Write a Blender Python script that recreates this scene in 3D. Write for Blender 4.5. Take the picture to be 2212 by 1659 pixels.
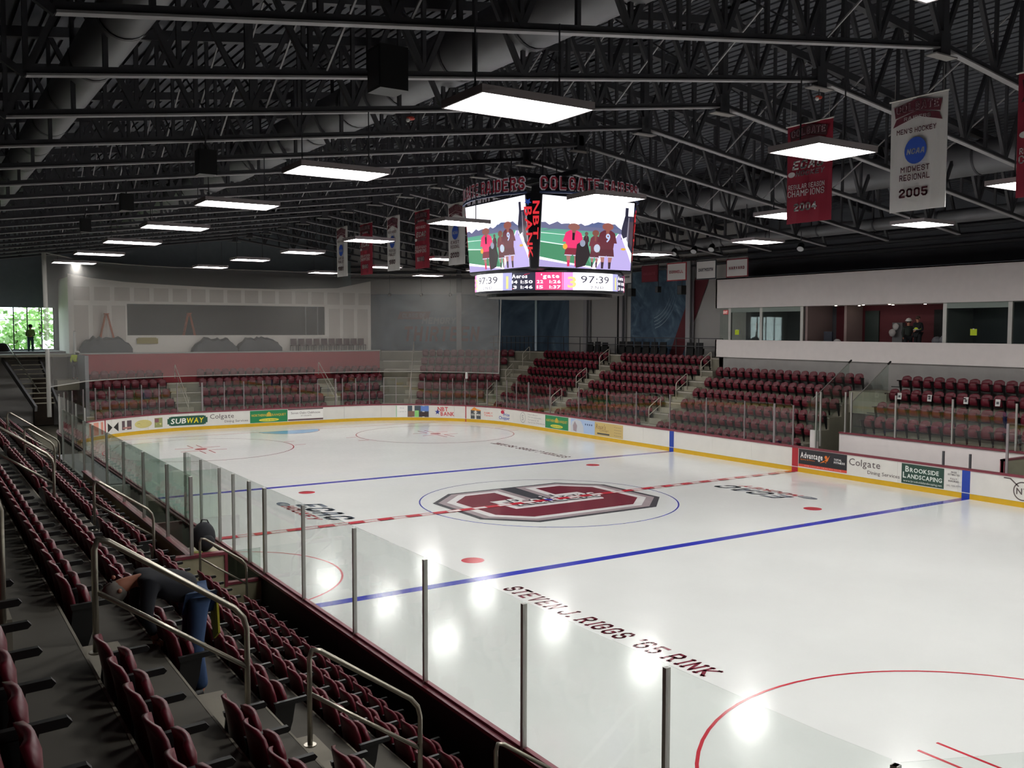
import bpy, math, random
from mathutils import Vector, Matrix
random.seed(4)
PI = math.pi
sc = bpy.context.scene
for o in list(bpy.data.objects): bpy.data.objects.remove(o)
C = sc.collection
# ------------------------------------------------------------ camera, world, exposure
CAM = Vector((-19.077, -27.169, 6.071)); YAW = 0.57275; PIT = -0.05791; ROL = 0.00209; FPX = 2028.17
fw = Vector((math.sin(YAW) * math.cos(PIT), math.cos(YAW) * math.cos(PIT), math.sin(PIT)))
rt = Vector((math.cos(YAW), -math.sin(YAW), 0)); up = rt.cross(fw)
r2 = rt * math.cos(ROL) + up * math.sin(ROL); u2 = -rt * math.sin(ROL) + up * math.cos(ROL)
cd = bpy.data.cameras.new('camera'); cam = bpy.data.objects.new('camera', cd); C.objects.link(cam)
cd.sensor_width = 36; cd.lens = 36 * FPX / 2212; cd.clip_start = .05; cd.clip_end = 400
mw = Matrix((r2, u2, -fw)).transposed().to_4x4(); mw.translation = CAM; cam.matrix_world = mw
sc.camera = cam
sc.view_settings.view_transform = 'Standard'; sc.view_settings.look = 'None'
sc.view_settings.gamma = 1; sc.view_settings.use_curve_mapping = False
sc.view_settings.exposure = 0.0
LAMP = 41.0            # radiance of the ice lamps
w = bpy.data.worlds.new('daylight'); sc.world = w; w.use_nodes = True
bg = w.node_tree.nodes['Background']; bg.inputs[0].default_value = (.85, .93, 1, 1); bg.inputs[1].default_value = 7.0
sc.cycles.max_bounces = 7; sc.cycles.diffuse_bounces = 4; sc.cycles.glossy_bounces = 3
sc.cycles.transparent_max_bounces = 40; sc.cycles.transmission_bounces = 3
sc.cycles.sample_clamp_indirect = 3.0; sc.cycles.caustics_reflective = False; sc.cycles.caustics_refractive = False

def proj(p):
    d = Vector(p) - CAM; z = d.dot(fw)
    return (1106 + FPX * d.dot(r2) / z, 829.5 - FPX * d.dot(u2) / z, z) if z > .1 else (1e9, 1e9, z)

# ------------------------------------------------------------ materials
MATS = {}
def srgb(h):
    v = [int(h[i:i + 2], 16) / 255 for i in (0, 2, 4)]
    return [x / 12.92 if x < .04045 else ((x + .055) / 1.055) ** 2.4 for x in v]
def mat(name, hexc, rough=.6, metal=0, emit=0, noise=0, nscale=3, bump=0, coat=0, spec=.5, stripes=None):
    if name in MATS: return MATS[name]
    m = bpy.data.materials.new(name); m.use_nodes = True; nt = m.node_tree; N = nt.nodes; L = nt.links
    b = N['Principled BSDF']; c = srgb(hexc) + [1]
    b.inputs['Base Color'].default_value = c; b.inputs['Roughness'].default_value = rough
    b.inputs['Metallic'].default_value = metal; b.inputs['Specular IOR Level'].default_value = spec
    b.inputs['Coat Weight'].default_value = coat
    if emit:
        b.inputs['Emission Color'].default_value = c; b.inputs['Emission Strength'].default_value = emit
        b.inputs['Base Color'].default_value = (.02, .02, .02, 1)
    if noise or bump:
        tc = N.new('ShaderNodeTexCoord'); n = N.new('ShaderNodeTexNoise'); n.inputs['Scale'].default_value = nscale
        n.inputs['Detail'].default_value = 5; L.new(tc.outputs['Object'], n.inputs['Vector'])
        if noise:
            r = N.new('ShaderNodeMapRange'); r.inputs['To Min'].default_value = 1 - noise; r.inputs['To Max'].default_value = 1 + noise
            r.inputs['From Min'].default_value = .3; r.inputs['From Max'].default_value = .7
            L.new(n.outputs['Fac'], r.inputs['Value'])
            mx = N.new('ShaderNodeVectorMath'); mx.operation = 'SCALE'; mx.inputs[0].default_value = c[:3]
            L.new(r.outputs['Result'], mx.inputs['Scale']); L.new(mx.outputs['Vector'], b.inputs['Base Color'])
        if bump:
            bp = N.new('ShaderNodeBump'); bp.inputs['Strength'].default_value = bump; bp.inputs['Distance'].default_value = .02
            L.new(n.outputs['Fac'], bp.inputs['Height']); L.new(bp.outputs['Normal'], b.inputs['Normal'])
    MATS[name] = m; return m
def mat_see(name, tint, rough, refl=True, opac=0.0, dif='ffffff', ior=1.45):
    m = bpy.data.materials.new(name); m.use_nodes = True; nt = m.node_tree; N = nt.nodes; L = nt.links
    for n in list(N): N.remove(n)
    out = N.new('ShaderNodeOutputMaterial'); tr = N.new('ShaderNodeBsdfTransparent'); tr.inputs[0].default_value = srgb(tint) + [1]
    last = tr.outputs[0]
    if opac:
        d = N.new('ShaderNodeBsdfDiffuse'); d.inputs[0].default_value = srgb(dif) + [1]
        tl = N.new('ShaderNodeBsdfTranslucent'); tl.inputs[0].default_value = srgb(dif) + [1]
        md = N.new('ShaderNodeMixShader'); md.inputs[0].default_value = .35; L.new(d.outputs[0], md.inputs[1]); L.new(tl.outputs[0], md.inputs[2])
        mx = N.new('ShaderNodeMixShader'); mx.inputs[0].default_value = opac
        L.new(last, mx.inputs[1]); L.new(md.outputs[0], mx.inputs[2]); last = mx.outputs[0]
    if refl:
        lw = N.new('ShaderNodeLayerWeight'); lw.inputs['Blend'].default_value = .5
        pw = N.new('ShaderNodeMath'); pw.operation = 'POWER'; pw.inputs[1].default_value = 5; L.new(lw.outputs['Facing'], pw.inputs[0])
        fr = N.new('ShaderNodeMath'); fr.operation = 'MULTIPLY_ADD'; fr.inputs[1].default_value = .8; fr.inputs[2].default_value = .045; L.new(pw.outputs[0], fr.inputs[0])
        g = N.new('ShaderNodeBsdfGlossy'); g.inputs['Roughness'].default_value = rough
        mx = N.new('ShaderNodeMixShader'); L.new(fr.outputs[0], mx.inputs[0]); L.new(last, mx.inputs[1]); L.new(g.outputs[0], mx.inputs[2]); last = mx.outputs[0]
    L.new(last, out.inputs[0]); return m
def mat_ice():
    m = mat('ice', 'dcdedc', rough=.1, spec=.5, noise=.03, nscale=.35)
    nt = m.node_tree; N = nt.nodes; L = nt.links; b = N['Principled BSDF']; b.inputs['IOR'].default_value = 1.31
    tc = N.new('ShaderNodeTexCoord'); mp = N.new('ShaderNodeMapping'); mp.inputs['Scale'].default_value = (1.2, .25, 1)
    mp.inputs['Rotation'].default_value = (0, 0, .15)
    n = N.new('ShaderNodeTexNoise'); n.inputs['Scale'].default_value = 9; n.inputs['Detail'].default_value = 6
    L.new(tc.outputs['Object'], mp.inputs[0]); L.new(mp.outputs[0], n.inputs['Vector'])
    bp = N.new('ShaderNodeBump'); bp.inputs['Strength'].default_value = .06; bp.inputs['Distance'].default_value = .01
    L.new(n.outputs['Fac'], bp.inputs['Height']); L.new(bp.outputs['Normal'], b.inputs['Normal'])
    r = N.new('ShaderNodeMapRange'); r.inputs['To Min'].default_value = .07; r.inputs['To Max'].default_value = .2
    L.new(n.outputs['Fac'], r.inputs['Value']); L.new(r.outputs['Result'], b.inputs['Roughness'])
    return m
def mat_mural(name, cols, scale=.25, dist=2.5):
    m = bpy.data.materials.new(name); m.use_nodes = True; nt = m.node_tree; N = nt.nodes; L = nt.links; b = N['Principled BSDF']
    b.inputs['Roughness'].default_value = .8
    tc = N.new('ShaderNodeTexCoord'); n = N.new('ShaderNodeTexNoise'); n.inputs['Scale'].default_value = scale
    n.inputs['Detail'].default_value = 8; n.inputs['Distortion'].default_value = dist
    L.new(tc.outputs['Object'], n.inputs['Vector'])
    cr = N.new('ShaderNodeValToRGB'); e = cr.color_ramp.elements
    for i, (p, h) in enumerate(cols):
        x = e[i] if i < 2 else e.new(p); x.position = p; x.color = srgb(h) + [1]
    L.new(n.outputs['Fac'], cr.inputs[0]); L.new(cr.outputs[0], b.inputs['Base Color']); return m

ICE = mat_ice()
def paint(name, h): return mat('ice_paint_' + name, h, rough=.16, spec=.5, noise=.08, nscale=2)
RED, BLUE, LBLUE = paint('red', 'c23140'), paint('blue', '2f37ae'), paint('light_blue', '6fa8d8')
MAROON_I, GREY_I, DARK_I, WHITE_I, NAVY_I = paint('maroon', '7a2c3c'), paint('grey', 'a89a9e'), paint('dark', '4a4a50'), paint('white', 'e6e4e4'), paint('navy', '6f7b89')
BOARD = mat('board_white', 'dfdcd6', .25, spec=.4, noise=.03, nscale=1.5)
KICK = mat('kick_yellow', 'cda319', .35, noise=.04)
CAPM = mat('cap_maroon', '7d3844', .35, noise=.08, nscale=4)
BOARD_BACK = mat('board_back_black', '131314', .6, noise=.2)
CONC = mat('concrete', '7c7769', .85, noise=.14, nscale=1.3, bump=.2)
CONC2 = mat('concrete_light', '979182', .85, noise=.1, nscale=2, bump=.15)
SEATM = mat('seat_maroon', '5e1524', .42, spec=.4, noise=.06, nscale=5)
BLACKP = mat('black_plastic', '0d0d0e', .5)
STEEL = mat('brushed_steel', 'a59f92', .3, metal=.85, noise=.06, nscale=8)
ALU = mat('aluminium', 'b4b2ae', .35, metal=.6, noise=.03)
DARKSTEEL = mat('truss_paint', '3a3a3e', .55, noise=.12, nscale=2)
DECK = mat('roof_deck', '4a4c52', .7, noise=.15, nscale=.6)
DUCT = mat('duct_metal', '6a6a6d', .5, metal=.25, noise=.1, nscale=1)
WALLW = mat('wall_white', 'a9a6a4', .8, noise=.03, nscale=.7)
WALLG = mat('wall_grey', '6f6f72', .85, noise=.05, nscale=.8)
WALLD = mat('wall_dark', '4a4c52', .85, noise=.1, nscale=.5)
CONCN_SHADE = mat('concrete_near_shaded', '4b4740', .85, noise=.14, nscale=1.3, bump=.2)  # concrete darkened for the near stand: weak lamp light put into its colour
CONCN2_SHADE = mat('concrete_near_step_shaded', '7d776b', .85, noise=.12, nscale=2, bump=.15)  # near steps and nosings darkened likewise, shade put into the colour
FLANGE_LIT = mat('truss_flange_lit', '8d8b8c', .6, noise=.08, nscale=2)  # paler truss paint: light off the ice on flange undersides put into colour
CONCW = mat('concrete_wall_grey', '9b9795', .85, noise=.08, nscale=1.3)
NOSE = mat('nosing_strip', 'b3aca2', .8, noise=.08, nscale=4)
PALE = mat('pale_rail_paint', 'c9c1b4', .4, metal=.2)
POSTG = mat('post_grey', '8f8688', .4, metal=.4)
WALLE = mat('wall_end_grey', '7d848a', .85, noise=.05)
FASCIA = mat('fascia_white', 'efe6e4', .7, noise=.02)
BEIGE = mat('beige_panel', 'a39b80', .7, noise=.05, nscale=2)
WHITE = mat('white_paint', 'd8d6d2', .5)
MAROONW = mat('maroon_wall', '5c1f27', .75, noise=.05)
REDW = mat('red_wall', '96343c', .75, noise=.05)
BLK = mat('matt_black', '08080a', .7)
GLASS = mat_see('rink_glass', 'fcfefd', .0)
GGLASS = mat_see('green_glass', 'f1f7f4', .02)
NET = mat_see('net_mesh', 'ffffff', 0, refl=False, opac=.2, dif='c9c6c2')
NET2 = mat_see('net_cord', 'ffffff', 0, refl=False, opac=.4, dif='d0cdc8')
NET3 = mat_see('net_bundle', 'ffffff', 0, refl=False, opac=.45, dif='c9c6c2')
LAMPM = mat('lamp_tube', 'fffdf6', emit=LAMP); LAMPM.node_tree.nodes['Principled BSDF'].inputs['Emission Color'].default_value = (1, .985, .95, 1)
MURAL = mat_mural('mural_blue', [(.3, '35475a'), (.75, '8497a4'), (.5, '4c6074'), (.62, '5a7085')])
MURAL2 = mat_mural('mural_blue_pale', [(.25, '2a3c4f'), (.8, '8093a0'), (.5, '41566a'), (.64, '51677a')], .4, 4)
print_mats = {}
def pm(h, emit=0, rough=.4):
    k = 'print_%s%s' % (h, '_lit%g' % emit if emit else '')
    return mat(k, h, rough, emit=emit)

# ------------------------------------------------------------ mesh builder and object helpers
class M:
    def __init__(s): s.v = []; s.f = []; s.m = []; s.mi = 0; s.mats = []
    def use(s, m):
        if m not in s.mats: s.mats.append(m)
        s.mi = s.mats.index(m); return s
    def add(s, vs, fs):
        b = len(s.v); s.v += [tuple(p) for p in vs]
        for f in fs: s.f.append([b + i for i in f]); s.m.append(s.mi)
    def box(s, x0, x1, y0, y1, z0, z1):
        s.add([(x, y, z) for z in (z0, z1) for y in (y0, y1) for x in (x0, x1)],
              [(0, 2, 3, 1), (4, 5, 7, 6), (0, 1, 5, 4), (2, 6, 7, 3), (0, 4, 6, 2), (1, 3, 7, 5)]); return s
    def cb(s, c, d): return s.box(c[0] - d[0] / 2, c[0] + d[0] / 2, c[1] - d[1] / 2, c[1] + d[1] / 2, c[2] - d[2] / 2, c[2] + d[2] / 2)
    def bar(s, a, b, w, h=None, upv=(0, 0, 1)):
        a = Vector(a); b = Vector(b); h = h or w; d = (b - a).normalized(); u = Vector(upv)
        if abs(d.dot(u)) > .98: u = Vector((0, 1, 0)) if abs(d.y) < .9 else Vector((1, 0, 0))
        r = d.cross(u).normalized(); u = r.cross(d)
        vs = [p + r * i * w / 2 + u * j * h / 2 for p in (a, b) for j in (-1, 1) for i in (-1, 1)]
        s.add(vs, [(0, 1, 3, 2), (4, 6, 7, 5), (0, 4, 5, 1), (2, 3, 7, 6), (0, 2, 6, 4), (1, 5, 7, 3)]); return s
    def tube(s, pts, r, n=8, cap=True):
        pts = [Vector(p) for p in pts]; b = len(s.v); k = len(pts); prev = None
        for i, p in enumerate(pts):
            d = ((pts[min(i + 1, k - 1)] - p).normalized() + (p - pts[max(i - 1, 0)]).normalized())
            d = d.normalized() if d.length > 1e-6 else Vector((0, 0, 1))
            if prev is None:
                u = Vector((0, 0, 1)) if abs(d.z) < .9 else Vector((1, 0, 0)); x = d.cross(u).normalized()
            else: x = (prev - d * prev.dot(d)).normalized()
            prev = x; y = d.cross(x); rr = r[i] if isinstance(r, (list, tuple)) else r
            for j in range(n):
                a = 2 * PI * j / n; s.v.append(tuple(p + x * rr * math.cos(a) + y * rr * math.sin(a)))
        for i in range(k - 1):
            for j in range(n):
                s.f.append([b + i * n + j, b + i * n + (j + 1) % n, b + (i + 1) * n + (j + 1) % n, b + (i + 1) * n + j]); s.m.append(s.mi)
        if cap:
            s.f.append([b + j for j in range(n)][::-1]); s.f.append([b + (k - 1) * n + j for j in range(n)]); s.m += [s.mi] * 2
        return s
    def prism(s, poly, z0, z1):
        n = len(poly); zt = z1 if isinstance(z1, (list, tuple)) else [z1] * n
        s.add([(p[0], p[1], z0) for p in poly] + [(p[0], p[1], z) for p, z in zip(poly, zt)],
              [list(range(n))[::-1], list(range(n, 2 * n))] + [(i, (i + 1) % n, n + (i + 1) % n, n + i) for i in range(n)]); return s
    def slab(s, pts, nrm, t):
        n = len(pts); nrm = Vector(nrm) * t
        s.add([Vector(p) for p in pts] + [Vector(p) + nrm for p in pts],
              [list(range(n))[::-1], list(range(n, 2 * n))] + [(i, (i + 1) % n, n + (i + 1) % n, n + i) for i in range(n)]); return s
    def ball(s, c, r, n=10, k=7, sc_=(1, 1, 1)):
        b = len(s.v); vs = []; fs = []
        for i in range(1, k):
            t = PI * i / k
            for j in range(n):
                a = 2 * PI * j / n; vs.append((c[0] + r * sc_[0] * math.sin(t) * math.cos(a), c[1] + r * sc_[1] * math.sin(t) * math.sin(a), c[2] + r * sc_[2] * math.cos(t)))
        for i in range(k - 2):
            for j in range(n): fs.append((i * n + j, (i + 1) * n + j, (i + 1) * n + (j + 1) % n, i * n + (j + 1) % n))
        t = len(vs); vs += [(c[0], c[1], c[2] + r * sc_[2]), (c[0], c[1], c[2] - r * sc_[2])]
        for j in range(n): fs += [(t, j, (j + 1) % n), (t + 1, (k - 2) * n + (j + 1) % n, (k - 2) * n + j)]
        s.add(vs, fs); return s
    def flat(s, poly2, fn):            # 2-D polygon through a mapping to 3-D
        s.add([fn(*p) for p in poly2], [list(range(len(poly2)))]); return s
    def text(s, t, fn, kind='sans', box=None, h=None, shear=0, fit=True):
        """draws text inside box (x0,y0,x1,y1) of the 2-D space that fn maps to 3-D"""
        vs, fs, W = text2d(t, kind); x0, y0, x1, y1 = box; sy = (y1 - y0); sx = (x1 - x0) / max(W, .01)
        if not fit: sx = min(sx, sy * .95); x0 = (x0 + x1) / 2 - sx * W / 2
        s.add([fn(x0 + (vx + shear * vy) * sx, y0 + vy * sy) for vx, vy in vs], fs); return s
    def build(s, name, m=None, parent=None, smooth=False, **pr):
        me = bpy.data.meshes.new(name); me.from_pydata(s.v, [], s.f)
        for x in (s.mats or [m]): me.materials.append(x)
        if len(s.mats) > 1: me.polygons.foreach_set('material_index', s.m)
        if smooth: me.polygons.foreach_set('use_smooth', [True] * len(me.polygons))
        me.update(); return link(name, me, parent, **pr)
def link(name, me, parent=None, **pr):
    o = bpy.data.objects.new(name, me); C.objects.link(o)
    if parent:
        o.parent = parent
        if parent.type == 'EMPTY': o.matrix_parent_inverse = Matrix.Translation(-parent.location)
    for k, v in pr.items(): o[k] = v
    return o
def thing(name, label, cat, loc=(0, 0, 0), group=None):
    o = bpy.data.objects.new(name, None); C.objects.link(o); o.location = loc; o.empty_display_size = .2
    o['label'] = label; o['category'] = cat
    if group: o['group'] = group
    return o
def struct(name, mb, m=None, label=None, parent=None):
    o = mb.build(name, m, parent); o['kind'] = 'structure'
    if label: o['label'] = label
    return o
def sroot(name, label, loc=(0, 0, 0)):
    o = bpy.data.objects.new(name, None); C.objects.link(o); o.location = loc; o['kind'] = 'structure'; o['label'] = label; return o
KIDS = {}
def copy_tree(o, parent=None, keys=()):
    c = o.copy(); C.objects.link(c)
    if parent: mpi = o.matrix_parent_inverse.copy(); c.parent = parent; c.matrix_parent_inverse = mpi
    for k in KIDS.get(o.name, None) or [x for x in o.children]: copy_tree(k, c)
    return c
def freeze(o):
    KIDS[o.name] = list(o.children)
    for k in o.children: freeze(k)

# ------------------------------------------------------------ lettering
GL = {}
BLOCKG = {
 'A': [[(0,0),(1.4,6),(2.8,6),(4.2,0)],[(.6,1.9),(3.6,1.9)]], 'B': [[(0,0),(0,6),(3,6),(4,5),(4,4),(3,3),(4,2),(4,1),(3,0),(0,0)],[(0,3),(3,3)]],
 'C': [[(4,4.4),(4,5),(3,6),(1,6),(0,5),(0,1),(1,0),(3,0),(4,1),(4,1.6)]], 'D': [[(0,0),(0,6),(3,6),(4,5),(4,1),(3,0),(0,0)]],
 'E': [[(4,6),(0,6),(0,0),(4,0)],[(0,3),(3,3)]], 'F': [[(4,6),(0,6),(0,0)],[(0,3),(3,3)]],
 'G': [[(4,4.4),(4,5),(3,6),(1,6),(0,5),(0,1),(1,0),(3,0),(4,1),(4,2.8),(2.4,2.8)]], 'H': [[(0,0),(0,6)],[(4,0),(4,6)],[(0,3),(4,3)]],
 'I': [[(1,0),(1,6)]], 'J': [[(0,1.6),(0,1),(1,0),(3,0),(4,1),(4,6)]], 'K': [[(0,0),(0,6)],[(4,6),(.4,3),(4,0)]], 'L': [[(0,6),(0,0),(4,0)]],
 'M': [[(0,0),(0,6),(2.4,3),(4.8,6),(4.8,0)]], 'N': [[(0,0),(0,6),(4,0),(4,6)]], 'O': [[(0,1),(0,5),(1,6),(3,6),(4,5),(4,1),(3,0),(1,0),(0,1)]],
 'P': [[(0,0),(0,6),(3,6),(4,5),(4,3.6),(3,2.6),(0,2.6)]], 'R': [[(0,0),(0,6),(3,6),(4,5),(4,4),(3,3),(0,3)],[(2.2,3),(4,0)]],
 'S': [[(4,4.6),(4,5),(3,6),(1,6),(0,5),(0,4),(1,3),(3,3),(4,2),(4,1),(3,0),(1,0),(0,1),(0,1.4)]], 'T': [[(0,6),(4,6)],[(2,6),(2,0)]],
 'U': [[(0,6),(0,1),(1,0),(3,0),(4,1),(4,6)]], 'V': [[(0,6),(2,0),(4,6)]], 'W': [[(0,6),(1,0),(2.4,3.4),(3.8,0),(4.8,6)]],
 'Y': [[(0,6),(2,3),(4,6)],[(2,3),(2,0)]], 'X': [[(0,0),(4,6)],[(0,6),(4,0)]], "'": [[(.6,6),(.6,4.8)]], '.': [[(.4,0),(.4,.3)]], '!': [[(.4,6),(.4,2)]],
 '0': [[(0,1),(0,5),(1,6),(3,6),(4,5),(4,1),(3,0),(1,0),(0,1)]], '1': [[(.4,5),(1.4,6),(1.4,0)]], '2': [[(0,4.8),(0,5),(1,6),(3,6),(4,5),(4,4),(0,1),(0,0),(4,0)]],
 '3': [[(0,5),(1,6),(3,6),(4,5),(4,4),(3,3),(4,2),(4,1),(3,0),(1,0),(0,1)],[(1.6,3),(3,3)]], '4': [[(3.2,0),(3.2,6),(0,2),(4.4,2)]],
 '5': [[(4,6),(0,6),(0,3.4),(3,3.4),(4,2.6),(4,1),(3,0),(1,0),(0,1)]], '6': [[(4,5),(3,6),(1,6),(0,5),(0,1),(1,0),(3,0),(4,1),(4,2.4),(3,3.3),(0,3.3)]],
 '7': [[(0,6),(4,6),(1.6,0)]], '8': [[(1,3),(0,4),(0,5),(1,6),(3,6),(4,5),(4,4),(3,3),(1,3),(0,2),(0,1),(1,0),(3,0),(4,1),(4,2),(3,3)]],
 '9': [[(4,2.8),(1,2.8),(0,3.8),(0,5),(1,6),(3,6),(4,5),(4,1),(3,0),(1,0),(0,1)]], '-': [[(.5,3),(3,3)]]}
def make_glyphs(texts):
    jobs = []
    for kind, off in (('sans', 0), ('bold', .022)):
        for ch in sorted(set(texts)):
            if ch == ' ': continue
            cu = bpy.data.curves.new('g', 'FONT'); cu.body = ch; cu.size = 1; cu.resolution_u = 2; cu.offset = off
            o = bpy.data.objects.new('g', cu); C.objects.link(o); jobs.append((kind, ch, o))
    dg = bpy.context.evaluated_depsgraph_get()
    for kind, ch, o in jobs:
        me = bpy.data.meshes.new_from_object(o.evaluated_get(dg)); vs = [(v.co.x, v.co.y) for v in me.vertices]
        fs = [list(p.vertices) for p in me.polygons]; x1 = max([v[0] for v in vs] or [.3]); x0 = min([v[0] for v in vs] or [0])
        GL[kind, ch] = ([((x - x0) / .7, y / .7) for x, y in vs], fs, (x1 - x0) / .7); bpy.data.meshes.remove(me)
    for _, _, o in jobs:
        cu = o.data; bpy.data.objects.remove(o); bpy.data.curves.remove(cu)
def block(ch, wd=1.1, serif=False):
    k = ('b', ch, wd, serif)
    if k in GL: return GL[k]
    vs, fs = [], []; H = wd / 2; mxx = 0
    def quad(a, b, ea, eb):
        d = Vector((b[0] - a[0], b[1] - a[1])); L = d.length
        if L < 1e-6: return
        d /= L; n = Vector((-d.y, d.x)) * H; A = Vector(a) - d * ea; B = Vector(b) + d * eb; i = len(vs)
        for p in (A - n, B - n, B + n, A + n): vs.append(tuple(p))
        fs.append([i, i + 1, i + 2, i + 3])
    def oct_(p):
        i = len(vs)
        for j in range(8): a = PI / 8 + j * PI / 4; vs.append((p[0] + H * 1.08 * math.cos(a), p[1] + H * 1.08 * math.sin(a)))
        fs.append(list(range(i, i + 8)))
    for pl in BLOCKG.get(ch, []):
        for j in range(len(pl) - 1): quad(pl[j], pl[j + 1], H if j == 0 else 0, H if j == len(pl) - 2 else 0)
        for p in pl[1:-1]: oct_(p)
        mxx = max(mxx, max(p[0] for p in pl))
        if serif:
            for p in (pl[0], pl[-1]):
                if p[1] in (0, 6) and ch not in 'CGSOEL356890Z': 
                    i = len(vs); y = p[1]
                    for q in ((-1.15, -.45), (1.15, -.45), (1.15, .45), (-1.15, .45)): vs.append((p[0] + q[0], y + q[1] + (-.1 if y else .1)))
                    fs.append([i, i + 1, i + 2, i + 3])
    r = ([((x + H) / (6 + 2 * H), (y + H) / (6 + 2 * H)) for x, y in vs], fs, (mxx + wd) / (6 + 2 * H)); GL[k] = r; return r
def text2d(t, kind):
    V_, F_, x = [], [], 0
    for ch in t:
        if ch == ' ': x += .42; continue
        if kind == 'block': g = block(ch)
        elif kind == 'fat': g = block(ch, 1.55)
        elif kind == 'slab': g = block(ch, 1.25, True)
        elif kind == 'slabfat': g = block(ch, 2.0, True)
        else: g = GL[kind, ch]
        b = len(V_); V_ += [(x + a, c) for a, c in g[0]]; F_ += [[b + i for i in f] for f in g[1]]
        x += g[2] + (.17 if kind in ('block', 'fat') else .26 if kind.startswith('slab') else .13)
    return V_, F_, max(x - .13, .05)
make_glyphs("AdvantageCombinedServicsDRBOKSILNPG.wruvhyTHM&opFEUY()0123456789-:'QJZVXWjkqzxbl/,")

def ring_pts(c, r, n=64, a0=0, a1=2 * PI): return [(c[0] + r * math.cos(a0 + (a1 - a0) * i / n), c[1] + r * math.sin(a0 + (a1 - a0) * i / n)) for i in range(n + 1)]
def annulus(m, c, r, wdt, z, n=72, a0=0, a1=2 * PI):
    A = ring_pts(c, r - wdt / 2, n, a0, a1); B = ring_pts(c, r + wdt / 2, n, a0, a1)
    for i in range(n): m.add([(*A[i], z), (*B[i], z), (*B[i + 1], z), (*A[i + 1], z)], [(0, 1, 2, 3)])
def disc(m, c, r, z, n=32): m.add([(*p, z) for p in ring_pts(c, r, n)[:-1]], [list(range(n))])

# ------------------------------------------------------------ rink outline
HX, HY, RR = 12.97, 30.48, 8.53
ARC = RR * PI / 2
SEGS = [('l', HY - RR), ('a', ARC), ('l', 2 * (HX - RR)), ('a', ARC), ('l', 2 * (HY - RR)), ('a', ARC), ('l', 2 * (HX - RR)), ('a', ARC), ('l', HY - RR)]
TOTAL = sum(s[1] for s in SEGS)
def path(s, off=0.0):
    s = s % TOTAL; p = Vector((HX, 0)); d = Vector((0, 1))
    for i, (k, L) in enumerate(SEGS):
        n = Vector((d.y, -d.x))
        if s <= L or i == len(SEGS) - 1:
            if k == 'l': q = p + d * s; return Vector((q.x + n.x * off, q.y + n.y * off)), n
            a = s / RR; c = p - n * RR; nn = Vector((n.x * math.cos(a) - n.y * math.sin(a), n.x * math.sin(a) + n.y * math.cos(a)))
            q = c + nn * (RR + off); return q, nn
        s -= L
        if k == 'l': p = p + d * L
        else: c = p - n * RR; nn = Vector((-n.y, n.x)); p = c + nn * RR; d = Vector((-d.y, d.x))
def sweep(m, s0, s1, o0, o1, z0, z1, step=.62):
    n = max(1, int(math.ceil((s1 - s0) / step))); ss = [s0 + (s1 - s0) * i / n for i in range(n + 1)]
    if s1 <= HY - RR or (s0 > 57.7 and s1 < 101.4): ss = [s0, s1]; n = 1
    vs = []
    for s in ss:
        for o, z in ((o0, z0), (o1, z0), (o1, z1), (o0, z1)):
            p = path(s, o)[0]; vs.append((p.x, p.y, z))
    fs = [(0, 1, 2, 3), (4 * n + 3, 4 * n + 2, 4 * n + 1, 4 * n)]
    for i in range(n):
        for j in range(4): fs.append((4 * i + j, 4 * i + 4 + j, 4 * i + 4 + (j + 1) % 4, 4 * i + (j + 1) % 4))
    m.add(vs, fs)
SN = 57.63 + (HY - RR)     # path length at the near-side middle (y = 0), runs towards -y
def sy_near(y): return ARC * 2 + (HY - RR) * 2 + 2 * (HX - RR) - y

# ------------------------------------------------------------ ice and its markings
m = M(); out = [path(TOTAL * i / 240, .04)[0] for i in range(240)]
m.prism([(p.x, p.y) for p in out], -.06, 0)
floor = sroot('ice_rink', 'white ice sheet with painted red and blue lines')
ice = m.build('ice_sheet', ICE, floor); 
def mark(name, mb, m_=None): return mb.build(name, m_, ice)
Z1, Z2, Z3, Z4, Z5, Z6 = .003, .006, .009, .012, .015, .018
for sgn in (-1, 1):
    m = M(); m.box(-HX, HX, sgn * 7.77 - .155, sgn * 7.77 + .155, 0, Z1); mark('blue_line', m, BLUE)
    m = M(); m.box(-10.9, 10.9, sgn * 27.13 - .025, sgn * 27.13 + .025, 0, Z1); mark('goal_line', m, RED)
    m = M().use(LBLUE); m.add([(*p, Z1) for p in ring_pts((0, sgn * 27.13), 1.83, 24, PI if sgn > 0 else 0, 2 * PI if sgn > 0 else PI)], [list(range(25))])
    m.use(RED); annulus(m, (0, sgn * 27.13), 1.83, .05, Z2, 24, PI if sgn > 0 else 0, 2 * PI if sgn > 0 else PI); mark('goal_crease', m)
    for sx in (-1, 1):
        m = M(); c = (sx * 6.706, sgn * 6.096); disc(m, c, .305, Z1); mark('faceoff_dot', m, RED)
        m = M(); c = (sx * 6.706, sgn * 21.03); annulus(m, c, 4.572, .055, Z1); disc(m, c, .305, Z1)
        for a in (-1, 1):
            for b in (-1, 1):
                x0, y0 = c[0] + a * .23, c[1] + b * .62
                m.box(min(x0, x0 + a * .9), max(x0, x0 + a * .9), y0 - .025, y0 + .025, 0, Z1 + .001)
                m.box(x0 - .025, x0 + .025, min(y0, y0 + b * 1.2), max(y0, y0 + b * 1.2), 0, Z1 + .002)
                m.box(c[0] + a * 4.6, c[0] + a * 5.2, c[1] + b * .85 - .025, c[1] + b * .85 + .025, 0, Z1) if a > 0 else m.box(c[0] + a * 5.2, c[0] + a * 4.6, c[1] + b * .85 - .025, c[1] + b * .85 + .025, 0, Z1)
        mark('faceoff_circle', m, RED)
m = M(); annulus(m, (0, 0), 4.572, .05, Z1, 96); mark('centre_circle', m, BLUE)
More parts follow.
